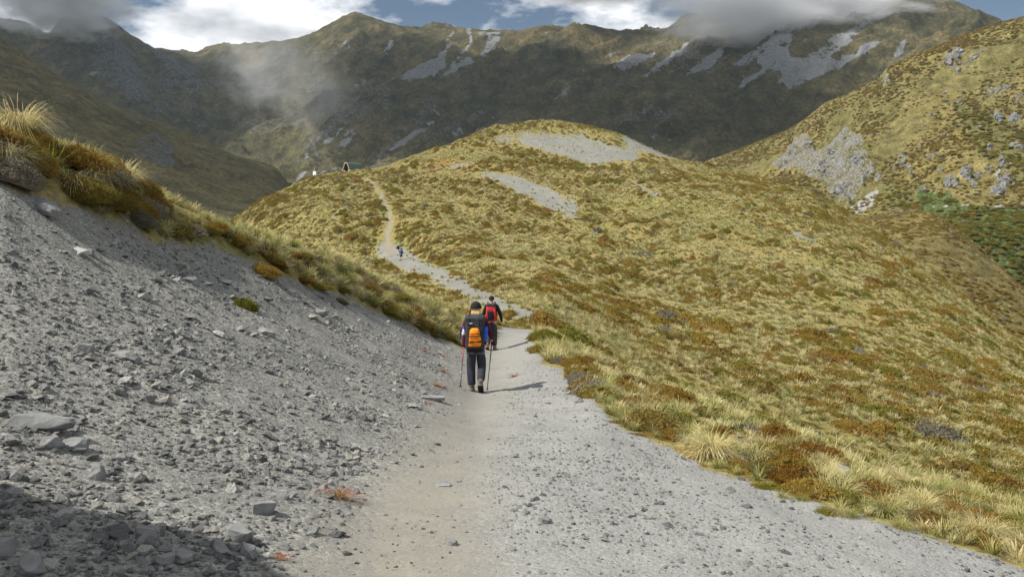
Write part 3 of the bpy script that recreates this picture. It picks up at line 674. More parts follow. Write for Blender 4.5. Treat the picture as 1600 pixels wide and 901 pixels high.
def shrub_mesh(name, n, leaf, seed, h=0.62, needle=2.2, rough=.22):
    """low mound of n small leaves round a dark twiggy core, radius about 1 unit"""
    r = random.Random(seed); V, Fc, T = [], [], []
    ph = [r.uniform(0, 6.28) for _ in range(6)]
    def rad(az, el): return 1 + rough * (math.sin(2 * az + ph[0]) * .5 + math.sin(3 * az + ph[1] + 2 * el) * .45 + math.sin(5 * az + ph[2]) * .3 + math.sin(7 * el + 4 * az + ph[3]) * .3)
    rows, cols = 6, 12
    for i in range(rows + 1):
        el = -0.25 + i / rows * (math.pi / 2 + .25)
        for k in range(cols):
            az = 2 * math.pi * k / cols; q = rad(az, el) * .84
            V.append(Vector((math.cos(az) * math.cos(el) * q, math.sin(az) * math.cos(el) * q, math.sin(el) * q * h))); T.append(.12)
    for i in range(rows):
        for k in range(cols):
            Fc.append((i * cols + k, i * cols + (k + 1) % cols, (i + 1) * cols + (k + 1) % cols, (i + 1) * cols + k))
    for i in range(n):
        az = r.uniform(0, 6.283); el = math.asin(r.uniform(-.1, 1)); q = rad(az, el) * r.uniform(.80, 1.0)
        p = Vector((math.cos(az) * math.cos(el) * q, math.sin(az) * math.cos(el) * q, math.sin(el) * q * h))
        nrm = Vector((math.cos(az) * math.cos(el), math.sin(az) * math.cos(el), math.sin(el) / h + .35)).normalized()
        d = (nrm + Vector((r.gauss(0, .45), r.gauss(0, .45), r.gauss(.1, .4)))).normalized()
        s_ = d.orthogonal().normalized(); s_ = (Matrix.Rotation(r.uniform(0, 6.28), 3, d) @ s_) * leaf * r.uniform(.6, 1.2)
        L = leaf * needle * r.uniform(.6, 1.4); b = len(V)
        V += [p - s_ * .35, p + s_ * .35, p + d * L * .55 + s_ * .5, p + d * L, p + d * L * .55 - s_ * .5]
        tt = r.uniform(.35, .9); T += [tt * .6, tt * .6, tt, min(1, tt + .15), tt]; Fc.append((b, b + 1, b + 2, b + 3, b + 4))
    me = mesh_from(name, V, Fc); at = me.attributes.new('t', 'FLOAT', 'POINT'); at.data.foreach_set('value', np.array(T, np.float32))
    return me
def stone_mesh(name, seed, flat=.6, npts=13, long=1.0):
    r = random.Random(seed); bm = bmesh.new()
    for i in range(npts):
        v = Vector((r.gauss(0, 1), r.gauss(0, 1), r.gauss(0, 1))).normalized() * r.uniform(.82, 1.0)
        bm.verts.new((v.x * long, v.y * .8, v.z * flat))
    ret = bmesh.ops.convex_hull(bm, input=bm.verts[:])
    junk = [e for e in ret['geom_interior'] if isinstance(e, bmesh.types.BMVert)]
    bmesh.ops.delete(bm, geom=junk, context='VERTS')
    bmesh.ops.recalc_face_normals(bm, faces=bm.faces[:])
    return bm_mesh(name, bm)
def rock_mesh(name, seed, dims, cuts=9):
    """larger rock: block split by random cleavage planes, worn edges, rough faces"""
    r = random.Random(seed); bm = bmesh.new(); bmesh.ops.create_cube(bm, size=2.0)
    for i in range(cuts):
        n = Vector((r.gauss(0, 1), r.gauss(0, 1), r.gauss(0, .8))).normalized()
        res = bmesh.ops.bisect_plane(bm, geom=bm.verts[:] + bm.edges[:] + bm.faces[:], plane_co=n * r.uniform(.72, 1.05), plane_no=n, clear_outer=True)
        ed = [e for e in res['geom_cut'] if isinstance(e, bmesh.types.BMEdge)]
        if ed: bmesh.ops.edgenet_fill(bm, edges=ed)
    bmesh.ops.bevel(bm, geom=bm.edges[:], offset=.05, segments=1, affect='EDGES')
    bmesh.ops.triangulate(bm, faces=bm.faces[:])
    bmesh.ops.subdivide_edges(bm, edges=[e for e in bm.edges if e.calc_length() > .4], cuts=2)
    bmesh.ops.triangulate(bm, faces=bm.faces[:])
    for v in bm.verts:
        p = v.co; k = math.sin(p.x * 5 + seed) * math.sin(p.y * 6 + 2 * seed) + .6 * math.sin(p.z * 9 + p.x * 4)
        v.co += p.normalized() * .035 * k
        v.co = Vector((v.co.x * dims[0] * .5, v.co.y * dims[1] * .5, v.co.z * dims[2] * .5))
    bmesh.ops.recalc_face_normals(bm, faces=bm.faces[:])
    return bm_mesh(name, bm)

TUSS = [tussock_mesh('tussock_mesh', 420, .0068, 10 + i, .95, .8, 5) for i in range(4)]
TUSS_LO = [tussock_mesh('tussock_mesh_far', 46, .034, 30 + i, 1.1, .6, 3) for i in range(4)]
SHRUB = [shrub_mesh('shrub_mesh', 2600, .036, 50 + i, .6 + .06 * i) for i in range(4)]
SHRUB_LO = [shrub_mesh('shrub_mesh_far', 420, .075, 70 + i, .55 + .05 * i, 1.8) for i in range(4)]
STONES = [stone_mesh('stone_mesh', 90 + i, [.45, .6, .75, .35][i % 4], 11 + i % 5, [1, 1.25, 1.1][i % 3]) for i in range(10)]
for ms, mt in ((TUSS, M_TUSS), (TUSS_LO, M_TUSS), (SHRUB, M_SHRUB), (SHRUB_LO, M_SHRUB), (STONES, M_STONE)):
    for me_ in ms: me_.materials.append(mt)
def recolor(me, mat):
    c = me.copy(); c.materials.clear(); c.materials.append(mat); return c
TUSSG = [recolor(m_, M_TUSSG) for m_ in TUSS]; TUSSG_LO = [recolor(m_, M_TUSSG) for m_ in TUSS_LO]
SHRUB_GREY = [recolor(m_, M_GREY) for m_ in SHRUB]; SHRUB_GREEN = [recolor(m_, M_GREEN) for m_ in SHRUB]; SHRUB_RUST = [recolor(m_, M_RUST) for m_ in SHRUB]
GREY_LO = [recolor(m_, M_GREY) for m_ in SHRUB_LO]; GREEN_LO = [recolor(m_, M_GREEN) for m_ in SHRUB_LO]

def scatter(name, label, cat, meshes, pts, rot, scl, idx):
    """one object of uncountable small things: points that carry instances of the meshes"""
    col = bpy.data.collections.new(name + '_kinds')
    for k, m_ in enumerate(meshes):
        col.objects.link(bpy.data.objects.new('%s_kind_%02d' % (name, k), m_))
    me = bpy.data.meshes.new(name); me.vertices.add(len(pts)); me.vertices.foreach_set('co', np.asarray(pts, np.float32).ravel())
    a = me.attributes.new('rot', 'FLOAT_VECTOR', 'POINT'); a.data.foreach_set('vector', np.asarray(rot, np.float32).ravel())
    a = me.attributes.new('scl', 'FLOAT_VECTOR', 'POINT'); a.data.foreach_set('vector', np.asarray(scl, np.float32).ravel())
    a = me.attributes.new('idx', 'INT', 'POINT'); a.data.foreach_set('value', np.asarray(idx, np.int32))
    o = link(name, me)
    ng = bpy.data.node_groups.new(name + '_spread', 'GeometryNodeTree')
    ng.interface.new_socket('Geometry', in_out='INPUT', socket_type='NodeSocketGeometry'); ng.interface.new_socket('Geometry', in_out='OUTPUT', socket_type='NodeSocketGeometry')
    gi = ng.nodes.new('NodeGroupInput'); go = ng.nodes.new('NodeGroupOutput')
    ci = ng.nodes.new('GeometryNodeCollectionInfo'); ci.inputs['Collection'].default_value = col; ci.inputs['Separate Children'].default_value = True; ci.inputs['Reset Children'].default_value = True
    ip = ng.nodes.new('GeometryNodeInstanceOnPoints'); ip.inputs['Pick Instance'].default_value = True
    def na(nm, dt):
        n = ng.nodes.new('GeometryNodeInputNamedAttribute'); n.data_type = dt; n.inputs['Name'].default_value = nm; return n.outputs['Attribute']
    L = ng.links.new
    L(gi.outputs[0], ip.inputs['Points']); L(ci.outputs[0], ip.inputs['Instance'])
    L(na('idx', 'INT'), ip.inputs['Instance Index']); L(na('rot', 'FLOAT_VECTOR'), ip.inputs['Rotation']); L(na('scl', 'FLOAT_VECTOR'), ip.inputs['Scale'])
    L(ip.outputs[0], go.inputs[0])
    md = o.modifiers.new('spread', 'NODES'); md.node_group = ng
    o['kind'] = 'stuff'; tag(o, label, cat)
    return o

# ------------------------------------------------------------------ plants over the hillside
def cand(n, r0, r1, t0, t1, p=2.0):
    th = rng.uniform(t0, t1, n) * D2R; q = rng.random(n)
    r = (r0 ** p + q * (r1 ** p - r0 ** p)) ** (1 / p)
    return r * np.sin(th), r * np.cos(th)
def slope_rot(x, y, tilt, n, turn=.5):
    """plants hang downhill: the local x axis is turned to the fall line and the plant leans along it"""
    e = .6
    gx = (A.z(x + e, y) - A.z(x - e, y)) / (2 * e); gy = (A.z(x, y + e) - A.z(x, y - e)) / (2 * e)
    st = np.hypot(gx, gy); az = np.arctan2(-gy, -gx)
    return np.stack([rng.normal(0, .12, n), np.clip(tilt * st + rng.normal(.05, .10, n), -.3, .85), az + rng.normal(0, turn, n)], -1)
def far_plants():
    kinds_t = TUSS_LO + TUSSG_LO; 
    x, y = cand(230000, 14, 285, -30, 46, 1.55); z = A.z(x, y)
    r = np.hypot(x, y)
    ok = A.visible(x, y, z, np.maximum(.5, r * .05)) & ((r > 33) | ~A.visible(x, y, z, .25)) & (A.sample(A.gravel, x, y) < np.where(rng.random(len(x)) < .07, 2.0, .55 - .40 * (rng.random(len(x)) < .55))) & (A.sample(A.path, x, y) < .12)
    dens = .62 + .5 * fbm(x / 7, y / 7, 101, 3)
    ok &= rng.random(len(x)) < dens
    x, y, z, r = x[ok], y[ok], z[ok], r[ok]; n = len(x)
    s = rng.uniform(.27, .58, n) * (.8 + .5 * vnoise(x / 9, y / 9, 102)); w = s * rng.uniform(.8, 1.3, n)
    idx = rng.integers(0, 4, n) + 4 * (rng.random(n) < .30 + .5 * (fbm(x / 30, y / 30, 103, 3)))
    scatter('tussock_grassland', 'straw coloured tussock grass covering the whole knoll and flank', 'grass', kinds_t, np.stack([x, y, z + EYE - .03], -1), slope_rot(x, y, 1.5, n), np.stack([w, w, s], -1), idx)
    nt = n
    x, y = cand(96000, 33, 285, -30, 46, 1.55); z = A.z(x, y)
    cl = fbm((x * .8 + y * .6) / 5, (x * .6 - y * .8) / 20, 104, 4) * .9 + fbm(x / 38, y / 38, 105, 3) * .5
    ok = A.visible(x, y, z, np.maximum(.5, np.hypot(x, y) * .05)) & (A.sample(A.gravel, x, y) < .45 - .3 * (rng.random(len(x)) < .5)) & (A.sample(A.path, x, y) < .08) & (rng.random(len(x)) < np.clip(.50 + cl * 1.0, .06, .95))
    x, y, z = x[ok], y[ok], z[ok]; n = len(x)
    s = np.minimum(np.exp(rng.normal(-1.17, .48, n)), .95); h = s * rng.uniform(.7, 1.05, n)
    pick = rng.random(n); idx = rng.integers(0, 4, n) + np.where(pick < .035, 4, np.where(pick < .17 + .2 * fbm(x / 25, y / 25, 106, 2), 8, 0))
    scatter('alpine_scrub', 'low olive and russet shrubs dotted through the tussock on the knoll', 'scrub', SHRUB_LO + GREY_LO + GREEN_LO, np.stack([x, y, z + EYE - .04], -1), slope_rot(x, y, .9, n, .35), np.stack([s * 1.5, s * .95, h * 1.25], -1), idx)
    print('far plants', nt, n)
far_plants()

# plants near enough to be told apart: base pixel -> ground
def put(name, me, u, v, size, label, cat, group=None, rot=None, sink=.03, rmin=1.5, rmax=60, parent=None):
    p = A.hit(u, v, rmin, rmax)
    while math.hypot(p[0], p[1]) > 38: v += 3; p = A.hit(u, v, rmin, rmax)
    o = link(name, me, None, parent)
    o.location = W(p, -sink)
    sx = size if isinstance(size, (tuple, list)) else (size, size, size)
    o.scale = sx
    o.rotation_euler = rot if rot else (random.gauss(0, .07), random.gauss(.06, .07), random.uniform(0, 6.28))
    if label: tag(o, label, cat, group)
    return o
def poly_points(poly, n, rs):
    q = np.array(poly, float); out = []
    while len(out) < n:
        u = rs.uniform(q[:, 0].min(), q[:, 0].max()); v = rs.uniform(q[:, 1].min(), q[:, 1].max())
        if in_poly(np.array([u]), np.array([v]), poly)[0]: out.append((u, v))
    return out
BANK_L = [(-40, 190), (-40, 272), (60, 288), (130, 308), (200, 335), (250, 362), (250, 318), (200, 288), (130, 250), (60, 225)]
BANK_M = [(255, 330), (265, 365), (330, 368), (400, 398), (440, 418), (520, 450), (560, 465), (560, 425), (500, 400), (430, 378), (340, 355)]
BANK_R = [(560, 430), (560, 470), (640, 505), (700, 530), (735, 532), (745, 508), (700, 492), (640, 464)]
BELT_1 = [(832, 519), (836, 534), (860, 566), (900, 597), (930, 630), (1000, 668), (1060, 690), (1060, 625), (1000, 602), (900, 553), (865, 525)]
BELT_2 = [(1060, 628), (1060, 698), (1130, 726), (1230, 764), (1330, 792), (1330, 722), (1250, 690), (1150, 658)]
BELT_3 = [(1330, 724), (1330, 795), (1420, 818), (1500, 842), (1610, 882), (1610, 803), (1500, 770), (1400, 745)]
rs = random.Random(3)
ORD = ['first', 'second', 'third', 'fourth', 'fifth', 'sixth', 'seventh', 'eighth', 'ninth', 'tenth', 'eleventh', 'twelfth', 'thirteenth', 'fourteenth', 'fifteenth', 'sixteenth', 'seventeenth', 'eighteenth', 'nineteenth']
TEN = {2: ('twentieth', 'twenty'), 3: ('thirtieth', 'thirty'), 4: ('fortieth', 'forty'), 5: ('fiftieth', 'fifty')}
def ordinal(n):
    return ORD[n - 1] if n < 20 else (TEN[n // 10][0] if n % 10 == 0 else TEN[n // 10][1] + '-' + ORD[n % 10 - 1])
def near_plants():
    regions = [
        (BANK_L, 20, 44, (.42, .74), (.22, .42), 'on the shaded far left bank', 'plants on the left bank'),
        (BANK_M, 34, 30, (.30, .5), (.14, .30), 'on the bank along the top of the scree', 'plants on the middle bank'),
        (BANK_R, 38, 24, (.36, .56), (.2, .42), 'on the bank left of the near hikers', 'plants beside the hikers'),
        (BELT_1, 30, 42, (.34, .52), (.18, .40), 'on the edge right of the near hikers', 'plants right of the hikers'),
        (BELT_2, 26, 34, (.22, .38), (.13, .32), 'along the middle edge of the gravel verge', 'plants along the gravel verge'),
        (BELT_3, 26, 30, (.20, .36), (.11, .27), 'along the right end of the gravel verge', 'plants at the right frame edge')]
    for poly, nt, ns, ts, ss, where, grp in regions:
        made = {}
        for (u, v) in poly_points(poly, nt, rs):
            if abs(u - 75) < 42 and v > 225: continue
            gsel = rs.random() < .3; s = rs.uniform(*ts); me_ = rs.choice(TUSSG if gsel else TUSS); cn = 'greenish' if gsel else 'straw coloured'
            o = put('tussock', me_, u, v, (s * rs.uniform(.8, 1.1), s * rs.uniform(.8, 1.1), s), None, None, rot=(rs.gauss(0, .08), rs.gauss(.18, .1), rs.uniform(0, 6.28)))
            made.setdefault((cn, 'tussock'), []).append((u, o))
        for (u, v) in poly_points(poly, ns, rs):
            if abs(u - 75) < 34 and v > 238: continue
            k = rs.random(); s = rs.uniform(*ss)
            me_, cn = (rs.choice(SHRUB), 'olive brown') if k < .5 else ((rs.choice(SHRUB_GREY), 'grey leaved') if k < .66 else ((rs.choice(SHRUB_GREEN), 'yellow green') if k < .8 else (rs.choice(SHRUB_RUST), 'rust coloured')))
            o = put('low_shrub', me_, u, v, (s * rs.uniform(1, 1.4), s, s * rs.uniform(.75, 1.1)), None, None, rot=(rs.gauss(0, .1), rs.gauss(.15, .1), rs.uniform(-.6, .6)))
            made.setdefault((cn, 'shrub'), []).append((u, o))
        for (cn, kd), lst in made.items():
            lst.sort(key=lambda q: q[0])
            for i, (u, o) in enumerate(lst): tag(o, '%s %s %s from the left %s' % (ordinal(i + 1), cn, kd, where), kd, '%s %ss, %s' % (cn, kd, grp))
near_plants()

hero_t = [(30, 212, 1.0, 'tall feathery tussock at the top left corner of the bank'), (195, 290, .85, 'pale tussock on the left bank, right of the spiky rosette'), (120, 250, .62, 'tussock directly behind the spiky rosette on the left bank'),
          (372, 372, .62, 'rounded pale tussock where the left bank dips towards the valley'), (505, 432, .78, 'bushy straw tussock halfway along the middle bank'), (555, 448, .7, 'straw tussock right of the bushy one on the middle bank'),
          (650, 490, .66, 'wide straw tussock up the bank, left of the near hiker'), (690, 505, .66, 'last straw tussock of the bank, left of the hiker with the orange bag'),
          (870, 555, .6, 'pale tussock right of the green bush beside the path'), (1000, 645, .5, 'very pale round tussock at the gravel edge'), (1115, 715, .62, 'largest straw tussock standing out on the gravel edge, right'),
          (1180, 720, .42, 'smaller tussock just right of the largest one on the gravel edge'), (1435, 800, .45, 'spiky straw tussock on the gravel edge at lower right'), (1540, 845, .45, 'straw tussock overhanging the gravel near the right frame edge')]
for u, v, s, lb in hero_t:
    s *= .9
    put('tussock', rs.choice(TUSS), u, v, (s, s, s), lb, 'tussock', rot=(rs.gauss(0, .05), .15, rs.uniform(0, 6.28)))
hero_s = [(845, 530, (.50, .45, .42), SHRUB_GREEN, 'bright green bush at the bend of the path, right of the hikers'), (880, 545, (.5, .4, .34), SHRUB, 'long olive brown shrub behind the bright green bush'),
          (1010, 612, (.6, .38, .32), SHRUB, 'wide russet shrub mound along the crest, right of the path'), (1195, 668, (.34, .28, .28), SHRUB_GREEN, 'single rounded olive shrub above the gravel verge'), (1055, 628, (.34, .28, .28), SHRUB, 'dark russet mound left of the single rounded shrub'),
          (380, 478, (.22, .2, .26), SHRUB_GREEN, 'small dark green bush alone on the scree'), (530, 470, (.24, .2, .2), SHRUB_GREY, 'grey cushion bush at the lower edge of the middle bank'), (703, 528, (.36, .3, .3), SHRUB_GREY, 'dark grey bush left of the hiker with the orange bag'),
          (640, 455, (1.0, .5, .5), SHRUB_RUST, 'long rust brown shrub band along the top of the middle bank'), (720, 480, (.9, .6, .5), SHRUB, 'olive brown shrub mound above the near hikers on the bank'), (410, 425, (.42, .3, .26), SHRUB_RUST, 'rust brown cushion at the point where the bank meets the scree'),
          (160, 245, (.45, .4, .5), SHRUB_RUST, 'russet shrub on the skyline of the left bank'), (170, 300, (.40, .36, .40), SHRUB_RUST, 'brown shrub dome right of the spiky rosette'), (215, 345, (.36, .3, .34), SHRUB_GREY, 'grey leaved shrub overhanging the scree at left'), (235, 325, (.4, .35, .4), SHRUB, 'dark olive shrub under the pale tussock of the left bank'), (8, 262, (.45, .4, .4), SHRUB_GREY, 'grey leaved shrub left of the spiky rosette')]
for u, v, s, ms, lb in hero_s:
    put('low_shrub', rs.choice(ms), u, v, s, lb, 'shrub', rot=(0, .12, rs.uniform(-.3, .3)), sink=.05)
# spiky rosette
sp = tussock_mesh('rosette_leaf', 60, .022, 77, 1.9, .12, 3); sp.materials.append(M_SPIKE)
put('spear_grass', sp, 75, 268, (.50, .50, .46), 'spiky yellow green rosette on the left bank', 'plant', rot=(.35, .1, 0), sink=-.05)
# red and green herbs on the gravel
rd = tussock_mesh('herb_leaf', 160, .012, 78, 1.9, .5, 3); rd.materials.append(M_RED)
herbs = [(525, 775, .15, 'red and green herb tuft on the gravel left of the path'), (430, 872, .07, 'small red herb at the bottom edge beside stones'), (680, 602, .14, 'red herb nearest the left trekking pole'), (662, 548, .14, 'red herb patch upslope from the hiker'), (690, 556, .12, 'red herb sprig beside the path, left of the hiker'), (690, 580, .15, 'low red herb between scree and path'), (805, 588, .16, 'brown herb tuft right of the hiker, on the verge'), (668, 628, .07, 'tiny red herb beside the flat pale stone')]
for u, v, s, lb in herbs:
    put('red_herb', rd, u, v, (s * 2.1, s * 1.2, s * .55), lb, 'herb', rot=(0, .1, rs.uniform(-.4, .4)), sink=.01)
# rust coloured mat plants hugging the gravel edge
mats = [(960, 648), (985, 665), (1000, 672), (1025, 682), (1210, 762), (1240, 770), (1280, 775), (1325, 790), (1345, 800), (1375, 806), (1490, 835), (905, 590), (925, 612), (470, 438), (495, 448), (600, 487), (620, 495), (655, 512), (675, 522)]
for i, (u, v) in enumerate(sorted(mats)):
    s = rs.uniform(.10, .17) * (1.7 if u < 930 else 1)
    put('mat_plant', rs.choice(SHRUB_RUST + SHRUB_GREEN), u, v, (s * 1.5, s * 1.2, s * .55), '%s flat mossy mat plant from the left, hugging the edge of the gravel' % ordinal(i + 1), 'mat plant', 'mat plants along the gravel edge', rot=(0, .1, rs.uniform(-.5, .5)))
edge = [(840, 545), (895, 596), (932, 638), (1000, 676), (1062, 704), (1130, 738), (1230, 774), (1370, 810), (1500, 850), (1600, 888)]
nm, ng_ = 0, 0
for u in sorted(rs.uniform(845, 1595) for i in range(34)):
    nm += 1
    v = float(np.interp(u, [q[0] for q in edge], [q[1] for q in edge])) + rs.uniform(-16, 9); s = rs.uniform(.06, .15) * (1.5 if u < 950 else 1)
    if rs.random() < .55: put('mat_plant', rs.choice(SHRUB_RUST + SHRUB_GREEN + SHRUB), u, v, (s * 1.4, s, s * .6), '%s small plant from the left along the verge edge, a low mat on gravel' % ordinal(nm), 'mat plant', 'small mat plants spilling onto the verge', rot=(0, .1, rs.uniform(-.5, .5)))
    else: put('grass_tuft', rs.choice(TUSS + TUSSG), u, v, (s * 1.3, s * 1.3, s * 1.5), '%s small plant from the left along the verge edge, a straw grass tuft' % ordinal(nm), 'grass tuft', 'small grass tufts on the verge edge')
# short grass and litter between the near plants
def near_litter():
    x, y = cand(60000, 6, 36, -36, 36, 1.6); z = A.z(x, y); g = A.sample(A.gravel, x, y); 
    u, v = project(x, y, z)
    ok = (g < .3) & A.visible(x, y, z, .15) & (rng.random(len(x)) < .16 + 1.0 * fbm(x / 1.3, y / 1.3, 110, 3) + .25 * (u < 760))
    x, y, z = x[ok], y[ok], z[ok]; n = len(x); s = rng.uniform(.10, .30, n) * np.clip(np.hypot(x, y) / 14, .7, 1.5)
    idx = rng.integers(0, 8, n)
    scatter('short_grass', 'short dry grass and litter between the near tussocks', 'grass', TUSS_LO + TUSSG_LO, np.stack([x, y, z + EYE - .02], -1), slope_rot(x, y, .5, n), np.stack([s, s, s], -1), idx)
    print('litter', n)
near_litter()

# ------------------------------------------------------------------ stones
def gravel_scatter():
    P, S_, R_, I_ = [], [], [], []
    for (n, r0, r1, t0, t1, lo, sg, left) in ((92000, 2.2, 24, -52, 4, -4.25, .62, True), (70000, 2.4, 27, -8, 46, -4.72, .52, False)):
        x, y = cand(n, r0, r1, t0, t1, 1.15); z = A.z(x, y); u, v = project(x, y, z)
        g = A.sample(A.gravel, x, y); pth = A.sample(A.path, x, y)
        clump = fbm(x * 1.1, y * 1.1, 120, 3)
        ok = (g > .55 - .45 * (rng.random(n) < .3)) & (rng.random(n) > np.clip(pth * 1.3, 0, .84)) & (rng.random(n) < .75 + clump)
        ok &= ((u < 735) if left else (u >= 735))
        x, y, z = x[ok], y[ok], z[ok]; k = len(x)
        s = np.exp(rng.normal(lo, sg, k)) * (1 - .55 * np.clip(pth[ok], 0, 1)) * np.clip(1 + .5 * clump[ok], .7, 1.5); s = np.minimum(s, .07)
        P.append(np.stack([x, y, z + EYE + s * .12], -1)); S_.append(np.stack([s, s, s], -1)); R_.append(np.stack([rng.normal(0, .3, k), rng.normal(0, .3, k), rng.uniform(0, 6.28, k)], -1)); I_.append(rng.integers(0, len(STONES), k))
    scatter('gravel', 'loose grey gravel chips strewn over the scree and verge', 'gravel', STONES, np.concatenate(P), np.concatenate(R_), np.concatenate(S_), np.concatenate(I_))
    print('gravel', sum(len(p) for p in P))
gravel_scatter()
def loose_stones():
    PL = [(0, 330), (250, 400), (450, 450), (690, 550), (705, 600), (640, 680), (520, 800), (430, 900), (0, 900)]
    PR = [(790, 620), (900, 620), (1100, 740), (1350, 815), (1560, 895), (800, 900), (775, 720)]
    for poly, n, par, lo, hi in ((PL, 215, SCREE, .028, .085), (PR, 65, VERGE, .022, .05)):
        for u, v in poly_points(poly, n, rs):
            p = A.hit(u, v, 2, 40); r = math.hypot(p[0], p[1]); s = (lo + (hi - lo) * rs.random() ** 2.2) * min(max(r / 7, .8), 1.8)
            o = link('stone', rs.choice(STONES), None, par); o.location = W(p, s * .2); o.scale = (s * rs.uniform(.9, 1.3), s, s * rs.uniform(.6, 1)); o.rotation_euler = (rs.gauss(0, .25), rs.gauss(.1, .25), rs.uniform(0, 6.28))
loose_stones()
rocks = [  # base pixel, size (m), turn, label
    (62, 668, (.58, .26, .16), .1, 'long flat dark slab at the left frame edge on the scree'), (70, 330, (.62, .34, .22), -.45, 'smooth pale elongated boulder below the left bank plants'),
    (412, 800, (.19, .16, .15), .4, 'pale blocky stone near the bottom left of the path'), (82, 698, (.16, .14, .14), .8, 'left one of two pale stones below the long flat slab'), (118, 700, (.20, .15, .13), .2, 'right one of two pale stones below the long flat slab'),
    (190, 718, (.11, .09, .09), .3, 'squarish stone at the edge of the shade, right of the two pale stones'), (152, 748, (.13, .08, .18), .2, 'upright stone standing in the shade at lower left'), (500, 492, (.36, .22, .20), .2, 'dark squarish block on the scree, above the path'),
    (414, 522, (.40, .2, .16), -.5, 'pale bluish slab on the scree, left of the dark squarish block'), (197, 560, (.34, .2, .15), -.5, 'grey slab with pointed right end in the middle of the scree'), (132, 548, (.26, .16, .12), .1, 'brownish flat stone left of the pointed grey slab'),
    (350, 442, (.34, .2, .10), 0, 'thin pale flat stone high on the scree'), (372, 842, (.24, .17, .14), -.3, 'broad tilted stone at the bottom of the scree'), (345, 862, (.24, .08, .10), -.8, 'narrow leaning slab left of the broad tilted stone'), (388, 866, (.22, .08, .10), -.8, 'narrow pale slab right of the broad tilted stone'),
    (232, 838, (.16, .1, .09), -.2, 'flat stone with a lit end in the shade at lower left'), (255, 882, (.14, .12, .10), .5, 'rounded pale stone at the bottom frame edge'), (285, 876, (.14, .12, .10), .9, 'knobbly stone right of the rounded one at the bottom edge'), (8, 862, (.13, .16, .14), 0, 'tan rounded stone in the lower left corner'), (50, 895, (.16, .14, .16), .3, 'blue grey boulder at the bottom edge in the shade'),
    (705, 850, (.13, .07, .06), -.5, 'pale wedge stone on the path at the bottom'), (692, 758, (.16, .12, .05), 0, 'flat grey stone set in the path'), (940, 838, (.10, .07, .04), -.2, 'small cream coloured stone on the verge'), (676, 624, (.46, .22, .12), .1, 'flat pale stone at the left edge of the path'),
    (545, 802, (.09, .06, .03), .2, 'small thin chip beside the red herb'), (1038, 648, (.30, .22, .20), 0, 'dark boulder among tussocks at the gravel edge'), (1155, 722, (.26, .16, .12), -.4, 'bluish slab right of the largest tussock'), (1316, 738, (.22, .15, .14), 0, 'pale rounded stone among the verge plants'),
    (1505, 808, (.22, .18, .16), .4, 'white lichen covered stone near the right frame edge'), (1230, 705, (.3, .16, .08), -.5, 'flat grey stone slab among dry grass on the verge'), (985, 635, (.34, .2, .14), -.3, 'blue grey stone where the gravel meets the belt'), (905, 628, (.2, .15, .12), .3, 'dark stone on the outer edge of the verge'), (850, 815, (.12, .1, .08), .3, 'small dark chip on the verge at bottom centre')]
for i, (u, v, dm, rz, lb) in enumerate(rocks):
    p = A.hit(u, v, 2, 60); dm = tuple(q_ * .8 for q_ in dm); me_ = rock_mesh('rock', 200 + i, dm, 12); me_.materials.append(M_ROCK); o = link('rock', me_)
    o.location = W(p, dm[2] * .22); o.rotation_euler = (rs.gauss(0, .06), .12 + rs.gauss(0, .06), rz); tag(o, lb, 'rock')

# ------------------------------------------------------------------ plants and outcrops on the right spurs
def spur_plants(S, name, label, n0, r0, r1, t0, t1, smin, smax, green=None, rockm=None, dens0=.55):
    x, y = cand(n0, r0, r1, t0, t1, 1.2); z = S.z(x, y)
    d = dens0 + fbm(x / 30, y / 30, 130, 4) * 1.1
    gm_ = S.sample(green, x, y) if green is not None else np.zeros(len(x))
    if rockm is not None: d = d * (S.sample(rockm, x, y) < .3)
    ok = S.visible(x, y, z, 1.0) & (rng.random(len(x)) < d * (1 - .5 * gm_))
    x, y, z, gm_ = x[ok], y[ok], z[ok], gm_[ok]; n = len(x)
    s = rng.uniform(smin, smax, n) * (1 + .5 * gm_); gr = rng.random(n) < gm_ * .85
    idx = rng.integers(0, 4, n) + np.where(gr, 8, np.where(rng.random(n) < .38, 12, np.where(rng.random(n) < .07, 4, 0)))
    scatter(name, label, 'scrub', SHRUB_LO + GREY_LO + GREEN_LO + TUSS_LO, np.stack([x, y, z + EYE - .1], -1), np.stack([rng.normal(0, .15, n), rng.normal(.1, .15, n), rng.uniform(0, 6.28, n)], -1), np.stack([s * 1.3, s, s * .8], -1), idx)
    print(name, n)
spur_plants(RSPUR, 'spur_scrub', 'speckled shrubs and tussock over the sunny right hand spur', 90000, 225, 560, 12, 38, .35, 1.0, RSPUR.greenm, RSPUR.rockm, .50)
spur_plants(BSPUR, 'lower_spur_scrub', 'brown shrubs and tussock over the lower spur at right', 14000, 130, 260, 18, 36, .35, .8)
M_OUT = simple_mat('pale_outcrop_rock', (.17, .17, .168), .9, .5, .9, .15, .6)
